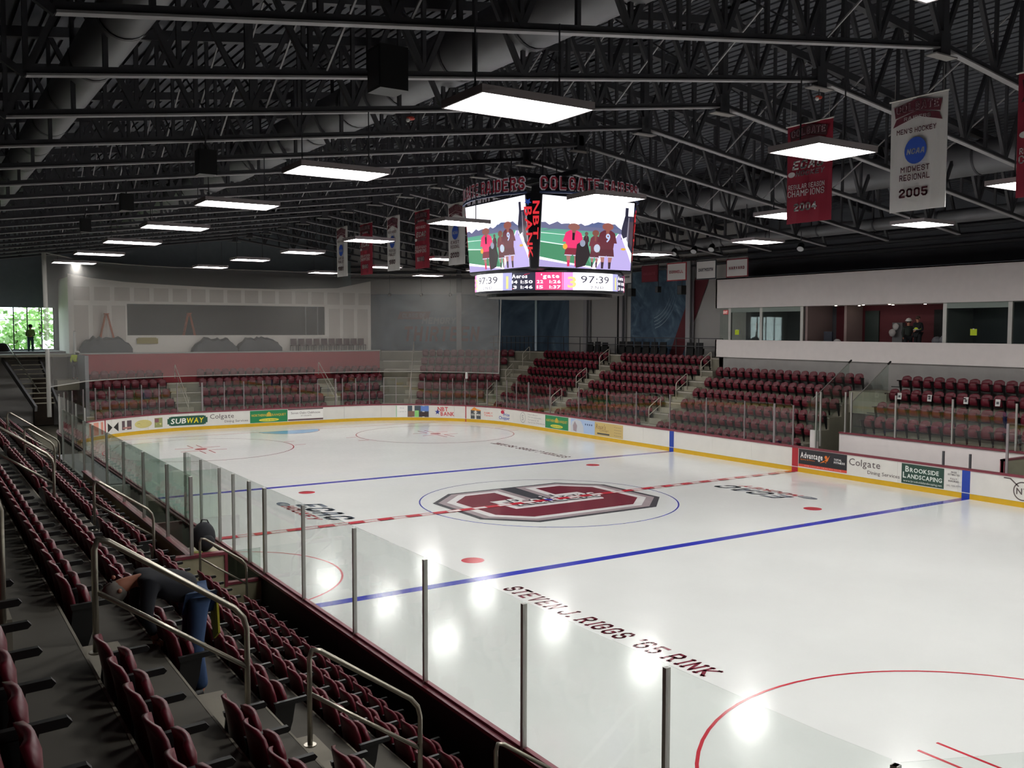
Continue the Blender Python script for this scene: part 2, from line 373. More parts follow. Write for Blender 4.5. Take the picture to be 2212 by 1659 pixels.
m = M(); annulus(m, (-12.97, -4.55), 3.0, .05, Z1, 32, -PI / 2, PI / 2); mark('referee_crease', m, RED)
# centre emblem: a C of eight-sided outline, dark, grey, white, maroon
def octa(w_, h_, k): return [(-w_, -h_ + k), (-w_, h_ - k), (-w_ + k, h_), (w_ - k, h_), (w_, h_ - k), (w_, -h_ + k), (w_ - k, -h_), (-w_ + k, -h_)]
CSH = [(-2.1, -2.2), (2.05, -2.22), (3.02, -1.3), (3.02, 1.36), (2.1, 2.25), (.98, 2.27), (.86, .8), (1.88, .82), (1.98, -.62), (1.88, -.8), (-1.88, -.8), (-1.97, .8), (-.9, .82), (-.86, 2.27), (-2.12, 2.25), (-3.02, 1.34), (-3.02, -1.28)]
def grow(poly, d):
    n = len(poly); o = []
    for i in range(n):
        a, b, c = Vector(poly[i - 1]), Vector(poly[i]), Vector(poly[(i + 1) % n]); e1 = (b - a).normalized(); e2 = (c - b).normalized()
        n1 = Vector((e1.y, -e1.x)); n2 = Vector((e2.y, -e2.x)); k = (n1 + n2); k = k / max(k.dot(n1), .35); o.append(tuple(b + k * d))
    return o
m = M()
def cflat(poly, z, mt):
    m.use(mt); m.add([(x, y, z) for x, y in poly], [list(range(len(poly)))])
cflat(octa(3.8, 3.0, 1.38), Z1, DARK_I); 
for (a, b) in ((.58, GREY_I), (.3, WHITE_I), (.0, MAROON_I)):
    g = grow(CSH, a)
    z = {.58: Z2, .3: Z3, .0: Z4}[a]
    m.use(b)
    # split the C into simple pieces so the fill is exact
    L_ = [g[0], g[10], g[11], g[12], g[13], g[14], g[15], g[16]]; B_ = [g[0], g[1], g[9], g[10]]; R_ = [g[1], g[2], g[3], g[4], g[5], g[6], g[7], g[8], g[9]]
    for q in (L_, B_, R_): m.add([(x, y, z) for x, y in q], [list(range(len(q)))])
mark('centre_emblem', m)
m = M()   # script word laid over the emblem
m.use(DARK_I); m.text('Raiders', lambda x, y: (x, y, Z5), 'bold', (-1.5, -.42, 2.1, .85), shear=.25)
m.use(WHITE_I); m.text('Raiders', lambda x, y: (x + .06, y + .04, Z6), 'sans', (-1.5, -.42, 2.1, .85), shear=.25); mark('emblem_script', m)
# centre line, checkered
m = M().use(RED); zc = Z6 + .003
for e in (-.14, .14): m.box(-HX, HX, e - .02, e + .02, zc - .002, zc)
for i in range(26):
    x = -12.6 + i * 1.0
    if abs(x) > .4: m.box(x, x + .5, -.13, .13, zc - .002, zc + .001)
m.use(WHITE_I); m.box(-4, 4, -.12, .12, zc - .003, zc - .001); m.use(BLUE); disc(m, (0, 0), .16, zc + .002, 16); mark('centre_line', m)
RIGGS = "STEVEN J. RIGGS '65 RINK"
m = M(); m.text(RIGGS, lambda x, y: (-7.52 + y, -8.8 - x, Z1), 'slab', (0, 0, 6.65, .5), shear=.12); mark('ice_lettering', m, MAROON_I)
m = M(); m.text(RIGGS, lambda x, y: (7.5 - y, 8.75 + x, Z1), 'slab', (0, 0, 6.65, .5), shear=.12); mark('ice_lettering', m, MAROON_I)
for sg in (-1, 1):
    fn = (lambda x, y: (-8.45 + y, 4.5 - x, Z2)) if sg < 0 else (lambda x, y: (8.45 - y, -4.85 + x, Z2))
    m = M().use(NAVY_I); m.text('ECAC', fn, 'fat', (.55, .5, 3.7, 1.35), shear=.35)
    m.use(paint('soft_red', 'c0525a')); m.text('HOCKEY', fn, 'fat', (.55, 0, 3.3, .4), shear=.35)
    m.use(NAVY_I); m.flat([(.25 + .42 * math.cos(a), .2 + .2 * math.sin(a)) for a in [i * PI / 8 for i in range(16)]], fn)
    m.use(paint('puck', '9aa0a4')); m.flat([(.38 + .3 * math.cos(a), .2 + .13 * math.sin(a)) for a in [i * PI / 8 for i in range(16)]], lambda x, y, f=fn: (f(x, y)[0], f(x, y)[1], Z3)); mark('league_logo', m)

# ------------------------------------------------------------ ground slab
m = M(); m.box(-26, 24, -38, 44, -.5, -.07); struct('floor', m, CONC, 'grey concrete floor slab around the ice')

# ------------------------------------------------------------ dasher boards
boards = thing('dasher_boards', 'white hockey boards with yellow kick plate and maroon cap round the ice', 'rink boards', (HX, 0, 0))
npan = 64
for i in range(npan):
    s0 = TOTAL * i / npan; s1 = TOTAL * (i + 1) / npan
    mid = path((s0 + s1) / 2)[0]
    if mid.y < -24 and mid.x > -12.9 or (mid.x > 0 and mid.y < -13): 
        if mid.y < -29: continue
    m = M(); m.use(BOARD); sweep(m, s0 + .004, s1 - .004, 0, .05, .2, 1.02); m.use(BOARD_BACK); sweep(m, s0 + .004, s1 - .004, .05, .12, .0, 1.02); m.build('board_panel', None, boards)
m = M(); sweep(m, 0, TOTAL, -.012, .05, .0, .2); m.build('kick_plate', KICK, boards)
m = M(); sweep(m, 0, TOTAL, -.02, .17, 1.02, 1.07); cap = m.build('cap_rail', CAPM, boards)
m = M(); sweep(m, 0, TOTAL, -.022, .0, .2, .225); m.build('trim_strip', WHITE, boards)
m = M(); sweep(m, 0, TOTAL, .03, .09, 1.07, 1.105); m.build('glass_channel', mat('channel', '8a4a54', .35, metal=.3), boards)
def adfn(s_left, off=-.004):
    """2-D map for the inner face of the boards: x grows to the right as seen from the ice"""
    def f(x, y, k=0):
        p = path(s_left - x, off - .002 * k)[0]; return (p.x, p.y, y)
    return f
def rect(m, fn, x0, y0, x1, y1, k=0, n=None):
    n = n or max(1, int(abs(x1 - x0) / .3))
    for i in range(n):
        a = x0 + (x1 - x0) * i / n; b = x0 + (x1 - x0) * (i + 1) / n
        m.add([fn(a, y0, k), fn(b, y0, k), fn(b, y1, k), fn(a, y1, k)], [(0, 1, 2, 3)])
def oval(m, fn, cx, cy, rx, ry, k=0, n=20): m.add([fn(cx + rx * math.cos(2 * PI * i / n), cy + ry * math.sin(2 * PI * i / n), k) for i in range(n)], [list(range(n))])
def K(fn, k): return lambda x, y: fn(x, y, k)
def ad(m): return m.build('advert', None, boards)
for sgn in (-1, 1):
    for s0 in ((7.62, 7.92) if sgn > 0 else (-7.92, -7.62),):
        for base in (0, 1):
            a, b = s0
            if base: a, b = sy_near(b if True else 0), sy_near(a)
            m = M(); sweep(m, a, b, -.02, -.001, 0, 1.02); m.build('blue_stripe', pm('1f3f9e'), boards)
for a, b in ((-.16, .16), (sy_near(.16), sy_near(-.16))):
    m = M(); sweep(m, a, b, -.02, -.001, 0, 1.02); m.build('red_stripe', pm('a8232e'), boards)
for s in (26.5, 50.25): m = M(); sweep(m, s - .035, s + .035, -.018, -.001, 0, 1.02, .03); m.build('goal_stripe', pm('a8323c'), boards)
f = adfn(-.19); m = M().use(pm('26252a')); rect(m, f, 0, .26, 2.46, 1.0); m.use(pm('d14638')); rect(m, f, 0, .25, 2.46, .36, 1)
m.use(pm('f2f0ee')); m.text('Advantage', K(f, 2), 'bold', (.1, .64, 1.25, .88)); m.text('TOTAL', K(f, 2), 'bold', (1.82, .7, 2.2, .78)); m.text('FITNESS', K(f, 2), 'bold', (1.82, .58, 2.36, .66))
m.use(pm('e0762e')); m.text('Sports & Fitness', K(f, 2), 'sans', (.1, .54, .85, .6)); oval(m, f, 1.42, .78, .07, .07, 2)
for q in ([(1.1, .5), (1.5, .62), (1.62, .88), (1.5, .74), (1.36, .66)], [(1.3, .64), (1.42, .52), (1.46, .62)]): m.flat(q, K(f, 2))
m.use(pm('f0b0a0')); m.text('THE LOCAL HEALTH CLUB', K(f, 2), 'sans', (.3, .29, 2.2, .33)); ad(m)
def colgate(s):
    f = adfn(s); m = M().use(pm('55494b')); m.text('Colgate', K(f, 1), 'sans', (0, .62, 1.45, .9)); m.text('Dining Services', K(f, 1), 'sans', (.88, .36, 2.32, .5)); ad(m)
colgate(-2.75); 
f = adfn(-5.15); m = M().use(pm('27453a')); rect(m, f, 0, .22, 1.76, .98); m.use(pm('dfe6df')); m.text('B', K(f, 1), 'bold', (.16, .68, .32, .9)); m.text('ROOKSIDE', K(f, 1), 'bold', (.36, .68, 1.55, .84))
m.text('L', K(f, 1), 'bold', (.06, .44, .2, .66)); m.text('ANDSCAPING', K(f, 1), 'bold', (.24, .44, 1.68, .6)); m.text('www.brooksidelandscaping.net', K(f, 1), 'sans', (.08, .29, 1.68, .37)); ad(m)
f = adfn(-6.98); m = M().use(pm('6a6666')); m.text('FREE', K(f, 1), 'bold', (.2, .86, .42, .92)); m.text('ESTIMATES', K(f, 1), 'bold', (.08, .77, .54, .83)); m.text('FULLY', K(f, 1), 'bold', (.18, .62, .44, .68)); m.text('INSURED', K(f, 1), 'bold', (.1, .53, .52, .59)); m.text('(315) 725-7777', K(f, 1), 'sans', (.02, .36, .6, .42)); ad(m)
f = adfn(-9.2); m = M().use(pm('5a4f4c'))
for i in range(28):
    a, b = 2 * PI * i / 28, 2 * PI * (i + 1) / 28
    m.add([f(.62 + r * math.cos(t), .56 + r * math.sin(t), 1) for r, t in ((.29, a), (.33, a), (.33, b), (.29, b))], [(0, 1, 2, 3)])
m.text('NY', K(f, 1), 'bold', (.4, .45, .84, .66)); m.flat([(-.05, .98), (.2, .97), (.5, .72), (.46, .7), (.17, .93), (-.05, .94)], K(f, 1)); ad(m)
def green(s, w_):
    f = adfn(s); m = M().use(pm('1f7d4c')); rect(m, f, 0, .2, w_, .98); m.use(pm('c8a83a')); m.text('NORTHERN', K(f, 1), 'bold', (.1, .62, w_ * .42, .76)); m.text('BANQUET', K(f, 1), 'bold', (w_ * .58, .62, w_ - .1, .76))
    m.flat([(w_ * .43, .6), (w_ * .57, .6), (w_ * .56, .78), (w_ * .5, .9), (w_ * .44, .78)], K(f, 1)); m.use(pm('d8d24a')); oval(m, f, w_ / 2, .38, w_ * .27, .1, 1); m.use(pm('2f6d3c')); m.text('Lawn & Garden', K(f, 2), 'bold', (w_ * .3, .35, w_ * .7, .41)); ad(m)
green(18.84, 2.34); green(41.05, 2.4)
f = adfn(16.27); m = M().use(pm('a9bfe0')); rect(m, f, 0, .2, 2.25, .98); m.use(pm('c9ccd2')); m.flat([(0, .2), (1.25, .2), (1.2, .6), (.95, .9), (.5, .96), (.12, .8), (0, .5)], K(f, 1)); m.use(pm('9b8a90')); m.flat([(.25, .3), (.55, .25), (.62, .6), (.4, .85), (.22, .6)], K(f, 2))
m.use(pm('3c4f7a'))
for i in range(4): oval(m, f, 1.4 + i * .19, .74, .06, .06, 2, 5)
ad(m)
f = adfn(14.02); m = M().use(pm('c4ab6e')); rect(m, f, 0, .16, 2.45, .96); m.use(pm('7d5a34')); m.text("Roux's", K(f, 1), 'sans', (.1, .6, .95, .86), shear=.2); m.text('Concept', K(f, 1), 'sans', (.42, .48, 1.2, .62), shear=.2); m.use(pm('4e4a44')); rect(m, f, .22, .3, 1.3, .39, 1)
for i in range(4): m.text('Catering'[:6 + i % 2], K(f, 1), 'sans', (1.7, .78 - i * .15, 2.3, .83 - i * .15))
ad(m)
f = adfn(21.65); m = M().use(pm('8b8a8c'))
for i in range(20):
    a, b = 2 * PI * i / 20, 2 * PI * (i + 1) / 20
    m.add([f(.38 + r * math.cos(t), .62 + 1.1 * r * math.sin(t), 1) for r, t in ((.27, a), (.3, a), (.3, b), (.27, b))], [(0, 1, 2, 3)])
m.text('S', K(f, 1), 'sans', (.28, .45, .46, .8))
for i, t in enumerate(('Hamilton', 'Orthopaedic', 'Surgery &', 'Sports Medicine')): m.text(t, K(f, 1), 'sans', (.95, .83 - i * .16, .95 + len(t) * .13, .91 - i * .16))
ad(m)
f = adfn(23.85); m = M().use(pm('c03048')); oval(m, f, .42, .8, .17, .12, 1); m.flat([(.2, .98), (.7, .9), (.6, .95), (.3, 1.0)], K(f, 1)); m.use(pm('2c4aa6')); m.text('Price', K(f, 2), 'bold', (.5, .56, 1.1, .76)); m.text('Chopper', K(f, 2), 'bold', (.08, .34, 1.12, .54)); ad(m)
f = adfn(25.1); m = M().use(pm('d5695c')); m.text('FAMILY', K(f, 1), 'bold', (.05, .6, .75, .72)); m.text('Tavern', K(f, 1), 'bold', (.05, .45, .75, .57)); ad(m)
f = adfn(26.15); m = M().use(pm('4b4d50')); rect(m, f, .02, .22, .82, .8); m.use(pm('d98b3a')); m.flat([(.0, .78), (.3, 1.0), (.5, .88), (.82, .82), (.8, .76)], K(f, 1)); m.use(pm('e8e6e2')); m.text('NEW', K(f, 2), 'bold', (.25, .62, .55, .7)); m.text('GOLD MINE', K(f, 2), 'bold', (.06, .44, .78, .56)); ad(m)
def nbt(s):
    f = adfn(s); m = M().use(pm('c22f3a')); m.text('NBT', K(f, 1), 'bold', (.22, .64, .95, .92), shear=-.05); m.text('BANK', K(f, 1), 'bold', (.42, .34, 1.4, .6), shear=-.05)
    m.use(pm('2b3f8e')); m.flat([(.2 + (.2 if i % 2 == 0 else .08) * math.sin(i * PI / 5), .58 + (.2 if i % 2 == 0 else .08) * math.cos(i * PI / 5)) for i in range(10)], K(f, 2)); ad(m)
nbt(28.75)
f = adfn(31.35); m = M().use(pm('efedea')); rect(m, f, 0, .22, .75, .98); m.use(pm('6fb27a')); rect(m, f, 0, .22, .04, .98, 1); m.use(pm('7a8a96')); m.text('Shops', K(f, 1), 'sans', (.25, .8, .6, .86)); m.text('Village Commons', K(f, 1), 'sans', (.12, .56, .68, .61))
m.use(pm('44505a')); rect(m, f, .77, .22, 2.2, .98); m.use(pm('5f7fc4')); rect(m, f, 1.65, .62, 2.2, .96, 1); m.use(pm('8fd07c')); rect(m, f, 1.25, .22, 1.52, .66, 1); m.use(pm('7a5c50')); rect(m, f, .8, .24, 1.22, .62, 1); m.use(pm('3c3034')); rect(m, f, 1.55, .26, 2.15, .56, 1); ad(m)
f = adfn(38.62); m = M().use(pm('f0eeea')); rect(m, f, 0, .24, 2.35, .99); m.use(pm('5c4448')); rect(m, f, 0, .92, 2.35, 1.0, 1); rect(m, f, 0, .24, 2.35, .34, 1); m.text('Seven Oaks Clubhouse', K(f, 1), 'sans', (.2, .66, 2.15, .8)); m.text('AT COLGATE', K(f, 1), 'sans', (.85, .5, 1.55, .58)); ad(m)
colgate(43.5)
f = adfn(46.05); m = M().use(pm('1e4f3c'))
cap_ = [(2.1 + .28 * math.cos(a), .59 + .28 * math.sin(a)) for a in [(-PI / 2) + i * PI / 8 for i in range(9)]] + [(.3 + .28 * math.cos(a), .59 + .28 * math.sin(a)) for a in [PI / 2 + i * PI / 8 for i in range(9)]]
[rect(m, f, a_ * .1, .59 - h_, a_ * .1 + .1, .59 + h_, 1, 1) for a_ in range(24) for h_ in [.28 * math.sqrt(max(0, 1 - (max(0, .28 - (a_ * .1 + .05), (a_ * .1 + .05) - 2.12) / .28) ** 2))]]; m.use(pm('f0f0ea')); m.text('SUB', K(f, 2), 'bold', (.2, .44, 1.12, .74), shear=.12); m.use(pm('e6d51c')); m.text('WAY', K(f, 2), 'bold', (1.14, .44, 2.15, .74), shear=.12); ad(m)
f = adfn(46.88); m = M().use(pm('8c8f5c')); rect(m, f, 0, .3, .58, .86); m.use(pm('7d4f58')); rect(m, f, .05, .6, .5, .82, 1); m.use(pm('c9c27a')); oval(m, f, .3, .5, .16, .1, 2); ad(m)
f = adfn(48.15); m = M().use(pm('c9bd7a')); oval(m, f, .58, .58, .56, .24, 1); m.use(pm('7c6a2c')); m.text('GILLIGANS', K(f, 2), 'bold', (.2, .52, .95, .64)); ad(m)
f = adfn(49.0); m = M().use(pm('55454c')); rect(m, f, 0, .34, .68, .86); m.use(pm('a5706a')); rect(m, f, .06, .4, .62, .5, 1); ad(m)
f = adfn(50.05); m = M().use(pm('232122')); m.flat([(.0, .3), (.36, .56), (.0, .84)], K(f, 1)); m.flat([(.8, .3), (.8, .84), (.44, .56)], K(f, 1)); ad(m)
f = adfn(51.6); m = M().use(pm('d8907e')); rect(m, f, 0, .25, 1.2, .95); ad(m)

# ------------------------------------------------------------ rink glass: panes and posts
def glass_run(label, stops, z1=2.87, off=.06, zs=None, wide=()):
    t = thing('rink_glass', label, 'safety glass', (*path(stops[0], off)[0], 1.07))
    for i, s in enumerate(stops):
        if i + 1 < len(stops):
            a, b = stops[i] + .03, stops[i + 1] - .03; m = M()
            if zs:
                pa, pb = path(a, off)[0], path(b, off)[0]; n = path((a + b) / 2)[1] * .012
                m.slab([(pa.x, pa.y, 1.1), (pb.x, pb.y, 1.1), (pb.x, pb.y, zs[i + 1]), (pa.x, pa.y, zs[i])], (n.x, n.y, 0), 1)
            else: sweep(m, a, b, off, off + .012, 1.1, z1)
            m.build('glass_pane', GLASS, t)
        p, n = path(s, off + .006); m = M(); d = Vector((-n.y, n.x)); wd = .1 if i in wide else .05
        zz = (zs[i] if zs else z1) - .03
        fr_ = p.x > -12; wd *= (.8 if fr_ else 1); q = [p + d * (a * wd / 2) + n * (b * .03) for a, b in ((-1, -1), (1, -1), (1, 1), (-1, 1))]
        m.prism([(x.x, x.y) for x in q], 1.07, zz); m.build('post', POSTG if fr_ else ALU, t)
    return t
glass_run('tall clear panes with slim metal posts along the boards by the nearest seats', [sy_near(y) for y in (-2.0, -3.58, -5.22, -6.32, -7.48, -8.5, -10.72, -13.07, -15.55, -18.07, -20.55, -22.98)], wide=(4, 5))
glass_run('clear pane with rising top edge at the near right rink corner', [sy_near(-22.99), sy_near(-22.99) + 2.2, sy_near(-22.99) + 4.4], zs=[2.87, 3.75, 3.75])
glass_run('clear panes along the far boards below the press box', [.2, 1.25, 3.0, 5.45, 8.0, 10.58, 13.05, 15.6, 18.45, 20.7], wide=(1,))
glass_run('curved clear panes round the far right rink corner', [20.76, 22.1, 23.1, 24.05, 24.85, 25.65, 26.6, 27.5, 28.4, 29.45, 30.35, 31.35, 32.15, 33.1, 34.0, 34.9, 35.35])
glass_run('clear panes across the far end behind the goal', [35.4, 36.6, 37.8, 39.0, 40.2, 41.4, 42.6, 43.9])
glass_run('curved clear panes round the far left rink corner', [43.95, 45.4, 46.5, 47.6, 48.7, 49.8, 50.9, 52.0, 53.2, 54.4, 55.6, 57.5])
glass_run('clear panes along the left boards far beyond the players box', [58.0, 60.4, 62.8, 65.2])

# ------------------------------------------------------------ seating tiers
TA = math.radians(32.8); EN = Vector((math.sin(TA), math.cos(TA))); ET = Vector((EN.y, -EN.x))
FX0, FDX, FZ0, FDZ = 13.74, .867, .39, .56          # far stand: first nosing, tread depth, first tread height, rise
def eC(a): return a + 17.14
def eYl(a): return a + 17.24
def mitFE(a): return Vector((a, (eC(a) - EN.x * a) / EN.y))
def mitEE(a): y = eYl(a); return Vector(((eC(a) - EN.y * y) / EN.x, y))
NX0, NDX, NZ0, NDZ = -12.86, .867, .07, .61
def nx(k): return NX0 - NDX * k
far = sroot('concrete_stand', 'stepped concrete stand round the far side and corner', (FX0, 0, 0))
def tier(poly, z0, z1, par): m = M(); m.prism([tuple(p) for p in poly], z0, z1); return m.build('tier', CONCN_SHADE if poly[0][0] < -12 and len(poly) == 4 and abs(poly[0][1] + 36) < .1 else CONC, par)
def nose(a, b, z): m = M(); m.bar((a[0], a[1], z - .02), (b[0], b[1], z - .02), .03, .055); m.build('nosing', NOSE, far)
for k in range(8):
    a, b = FX0 + FDX * k, FX0 + FDX * (k + 1); z = FZ0 + FDZ * k; y0 = .95
    if k == 7: b = 22.0; z = 4.45
    if k >= 6: y0 = 11.0
    p, q = mitFE(a), mitFE(b); tier([(a, y0), (b, y0), q, p], 0, z, far); nose((a, y0), p, z)                # side rows
    if 2 <= k <= 5: tier([(a, -13), (b, -13), (b, -1.05), (a, -1.05)], 0, z, far); nose((a, -13), (a, -1.05), z)
    p2, q2 = mitEE(a), mitEE(b); tier([p, q, q2, p2], 0, z, far); nose(p, p2, z)                         # corner rows
    if k < 5: tier([p2, q2, (-10.4, q2.y), (-10.4, p2.y)], 0, z, far); nose(p2, (-10.4, p2.y), z)                    # end rows
    elif k >= 5:
        x1 = 10.1; tier([p2, q2, (x1, q2.y), (x1, p2.y)], 0, z, far)
near = sroot('concrete_stand', 'steep concrete stand on the near side by the camera', (NX0, 0, 0))
for k in range(9):
    a, b = nx(k), nx(k + 1); z = NZ0 + NDZ * k
    if k == 8: b = -25
    y1 = 30 if k >= 2 else -8.45
    if k >= 5: y1 = 24
    m = M(); m.bar((a, -36, z - .02), (a, y1, z - .02), .02, .045); m.build('nosing', CONCN2_SHADE, near)
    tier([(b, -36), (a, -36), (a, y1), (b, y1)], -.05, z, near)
def aisle_step(c, dx, dy, z0, z1, par): m = M(); m.cb((c[0], c[1], (z0 + z1) / 2), (dx, dy, z1 - z0)); m.build('aisle_step', CONCN2_SHADE if c[0] < -12 else CONC2, par)
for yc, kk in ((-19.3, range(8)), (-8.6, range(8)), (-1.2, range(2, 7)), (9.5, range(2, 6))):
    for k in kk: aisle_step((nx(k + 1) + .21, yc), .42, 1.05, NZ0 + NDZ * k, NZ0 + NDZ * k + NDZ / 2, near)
for yc in (11.42, 20.62):
    for k in range(0, 6): aisle_step((FX0 + FDX * (k + 1) - .21, yc), .42, 1.0, FZ0 + FDZ * k, FZ0 + FDZ * k + FDZ / 2, far)
def slant_step(c, d, z0, z1, wd=1.0):
    d = Vector(d).normalized(); n = Vector((-d.y, d.x)); c = Vector(c); m = M()
    m.prism([tuple(c + d * i * .21 + n * j * wd / 2) for i, j in ((-1, -1), (1, -1), (1, 1), (-1, 1))], z0, z1); m.build('aisle_step', CONC2, far)
for k in range(6):
    a = FX0 + FDX * (k + 1) - .21; slant_step((a, 28.2 + .33 * (a - 14.2)), (1, .33), FZ0 + FDZ * k, FZ0 + FDZ * (k + .5), .95)
    slant_step(EN * (eC(a)) + ET * (-8.35), EN, FZ0 + FDZ * k, FZ0 + FDZ * (k + .5), 1.0)
    if k < 4:
        for xc in (-4.7, 4.95): slant_step((xc, eYl(a)), (0, 1), FZ0 + FDZ * k, FZ0 + FDZ * (k + .5), 1.0)

# ------------------------------------------------------------ folding seats
def seat_parts():
    """facing +x, origin on the tread under the back"""
    P = {}
    W, T = .235, .028; rows = [(.34, -.02), (.44, -.025), (.56, -.035), (.68, -.055), (.78, -.08), (.84, -.1)]
    halfw = [.19, .225, .235, .235, .205, .12]; n = 6
    m = M(); vs = []
    for side in (0, 1):
        for (z, x), hw in zip(rows, halfw):
            for j in range(n + 1):
                u = -1 + 2 * j / n; bow = .045 * u * u; vs.append((x + bow - side * T, u * hw, z - .02 * u * u * (z > .8)))
    R = len(rows); f = []; q = (n + 1)
    for i in range(R - 1):
        for j in range(n):
            a = i * q + j; f.append((a, a + 1, a + q + 1, a + q)); b = a + R * q; f.append((b, b + q, b + q + 1, b + 1))
    for j in range(n): a = j; b = R * q; f.append((a, b + a, b + a + 1, a + 1)); a = (R - 1) * q + j; f.append((a, a + 1, b + a + 1, b + a))
    for i in range(R - 1):
        a = i * q; b = a + R * q; f.append((a, a + q, b + q, b)); a = i * q + n; b = a + R * q; f.append((a, b, b + q, a + q))
    m.add(vs, f); P['backrest'] = (m, SEATM, True)
    m = M(); vs = []; rows = [(.33, .05), (.38, .115), (.5, .15), (.62, .145), (.7, .12)]; halfw = [.16, .18, .185, .18, .14]
    for side in (0, 1):
        for (z, x), hw in zip(rows, halfw):
            for j in range(5): u = -1 + j / 2; vs.append((x - .03 * u * u - side * .04, u * hw, z))
    R = 5; q = 5; f = []
    for i in range(R - 1):
        for j in range(4): a = i * q + j; f.append((a, a + 1, a + q + 1, a + q)); b = a + 25; f.append((b, b + q, b + q + 1, b + 1))
    for j in range(4): f.append((j, 25 + j, 26 + j, j + 1)); a = 20 + j; f.append((a, a + 1, a + 26, a + 25))
    for i in range(4): a = i * 5; f.append((a, a + 5, a + 30, a + 25)); a = i * 5 + 4; f.append((a, a + 25, a + 30, a + 5))
    m.add(vs, f); P['seat_pan'] = (m, SEATM, True)
    m = M(); m.slab([(-.04, .222, .585), (.27, .222, .6), (.29, .222, .62), (.27, .222, .645), (-.05, .222, .63)], (0, .04, 0), 1); P['armrest'] = (m, BLACKP, False)
    m = M(); m.slab([(-.07, .235, .05), (.0, .235, .02), (.06, .235, .2), (.13, .235, .42), (.16, .235, .6), (-.03, .235, .6), (-.06, .235, .3)], (0, .022, 0), 1)
    m.box(-.04, .0, -.25, .235, .29, .33); P['bracket'] = (m, BLACKP, False)
    return P
SP = seat_parts()
def seat_proto():
    t = thing('stadium_seat', '', 'seat')
    for k, (m, mt, sm) in SP.items(): m.build(k, mt, t, sm)
    return t
ORD = 'first second third fourth fifth sixth seventh eighth ninth tenth eleventh twelfth thirteenth fourteenth fifteenth sixteenth seventeenth eighteenth nineteenth twentieth'.split()
ORD += ['twenty-' + o for o in ORD[:9]]
CARD = 'one two three four five six seven eight nine'.split()
seats = []      # (position, angle, label, group)
def seat_row(p0, d, n, ang, z, row, where, frm='stairs'):
    d = Vector(d); fwd_ = d.x * -math.sin(ang) + d.y * math.cos(ang) > 0
    for i in range(n):
        p = Vector(p0) + d * (.533 * i)
        seats.append(((p.x, p.y, z), ang, 'maroon seat, %s from the %s, row %s up, %s' % (ORD[min(i, 28)], frm, CARD[row], where), 'seats ' + where, i == (0 if fwd_ else n - 1)))
for k in range(7):
    x = -13.60 - NDX * k; z = NZ0 + NDZ * k
    seat_row((x, -18.35), (0, 1), 18, 0, z, k, 'in the nearest full block')
    seat_row((x, -20.3), (0, -1), 14, 0, z, k, 'right of the nearest stairs')
    if k >= 2:
        seat_row((x, -7.75), (0, 1), 12, 0, z, k, 'behind the players box')
        if k < 7: seat_row((x, -.3), (0, 1), 17, 0, z, k, 'on the left stand beyond')
        if k < 5: seat_row((x, 10.4), (0, 1), 16, 0, z, k, 'ending the left stand')
for k in range(7):
    x = 14.46 + FDX * k; z = FZ0 + FDZ * k
    if k < 6: seat_row((x, 1.25), (0, 1), 18, PI, z, k, 'below the press box', 'tunnel')
    if 2 <= k < 6: seat_row((x, -1.28), (0, -1), 22, PI, z, k, 'right of the tunnel', 'tunnel')
    seat_row((x, 12.2), (0, 1), 15, PI, z, k, 'in the dark middle block')
    y1 = 27.6 + .33 * (x - 14.8); seat_row((x, 21.45), (0, 1), int((y1 - 21.3) / .533), PI, z, k, 'left of the dark middle block')
    Cc = eC(x); a0 = -7.75; pr = Vector((x, 28.9 + .33 * (x - 14.8))); t1 = min(-3.0 + .13 * k * 3, (pr).dot(ET))
    n = int((t1 - a0) / .533); p0 = EN * Cc + ET * a0; seat_row(p0, ET, n, PI / 2 + PI - TA, z, k, 'in the angled corner block')
    if k < 5:
        y = eYl(x); xe = mitEE(x).x; xe = min(xe, 9.6 + .25 * k) - .3
        seat_row((-5.5 - .04 * k, y), (-1, 0), 9, -PI / 2, z, k, 'in the far left block')
        seat_row((4.05 + .1 * k, y), (-1, 0), 15, -PI / 2, z, k, 'in the block behind the goal')
        seat_row((5.75 + .1 * k, y), (1, 0), int((xe - 5.75) / .533), -PI / 2, z, k, 'right of the goal block')
vis = []
for s in seats:
    u, v, d = proj((s[0][0], s[0][1], s[0][2] + .6))
    mg = 900 / max(d, .5)
    if d > .5 and -mg < u < 2212 + mg and -mg < v < 1659 + mg: vis.append((d, s))
vis.sort(key=lambda t: t[0])
def hid(s):   # rows hidden behind the rail of the boards or under the press box
    return False
proto = seat_proto(); freeze(proto)
one = [s for d, s in vis[:300]]; rest = [s for d, s in vis[300:]]
for i, (p, a, lab, grp, end) in enumerate(one):
    o = proto if i == 0 else copy_tree(proto)
    o.location = p; o.rotation_euler = (0, 0, a); o['label'] = lab; o['group'] = grp
    if end:
        for ch in list(o.children):
            if ch.name.startswith(('armrest', 'bracket')):
                c = ch.copy(); C.objects.link(c); c.location = (0, -.53, 0)
allm = M()
for (p, a, lab, grp, end) in rest:
    ca, sa = math.cos(a), math.sin(a)
    for k, (m, mt, sm) in SP.items():
        allm.use(mt); allm.add([(p[0] + x * ca - y * sa, p[1] + x * sa + y * ca, p[2] + z) for x, y, z in m.v], m.f)
o = allm.build('distant_seats', None, None); o['kind'] = 'stuff'; o['label'] = 'rows of maroon flip-up seats filling the more distant stands'; o['category'] = 'seat'

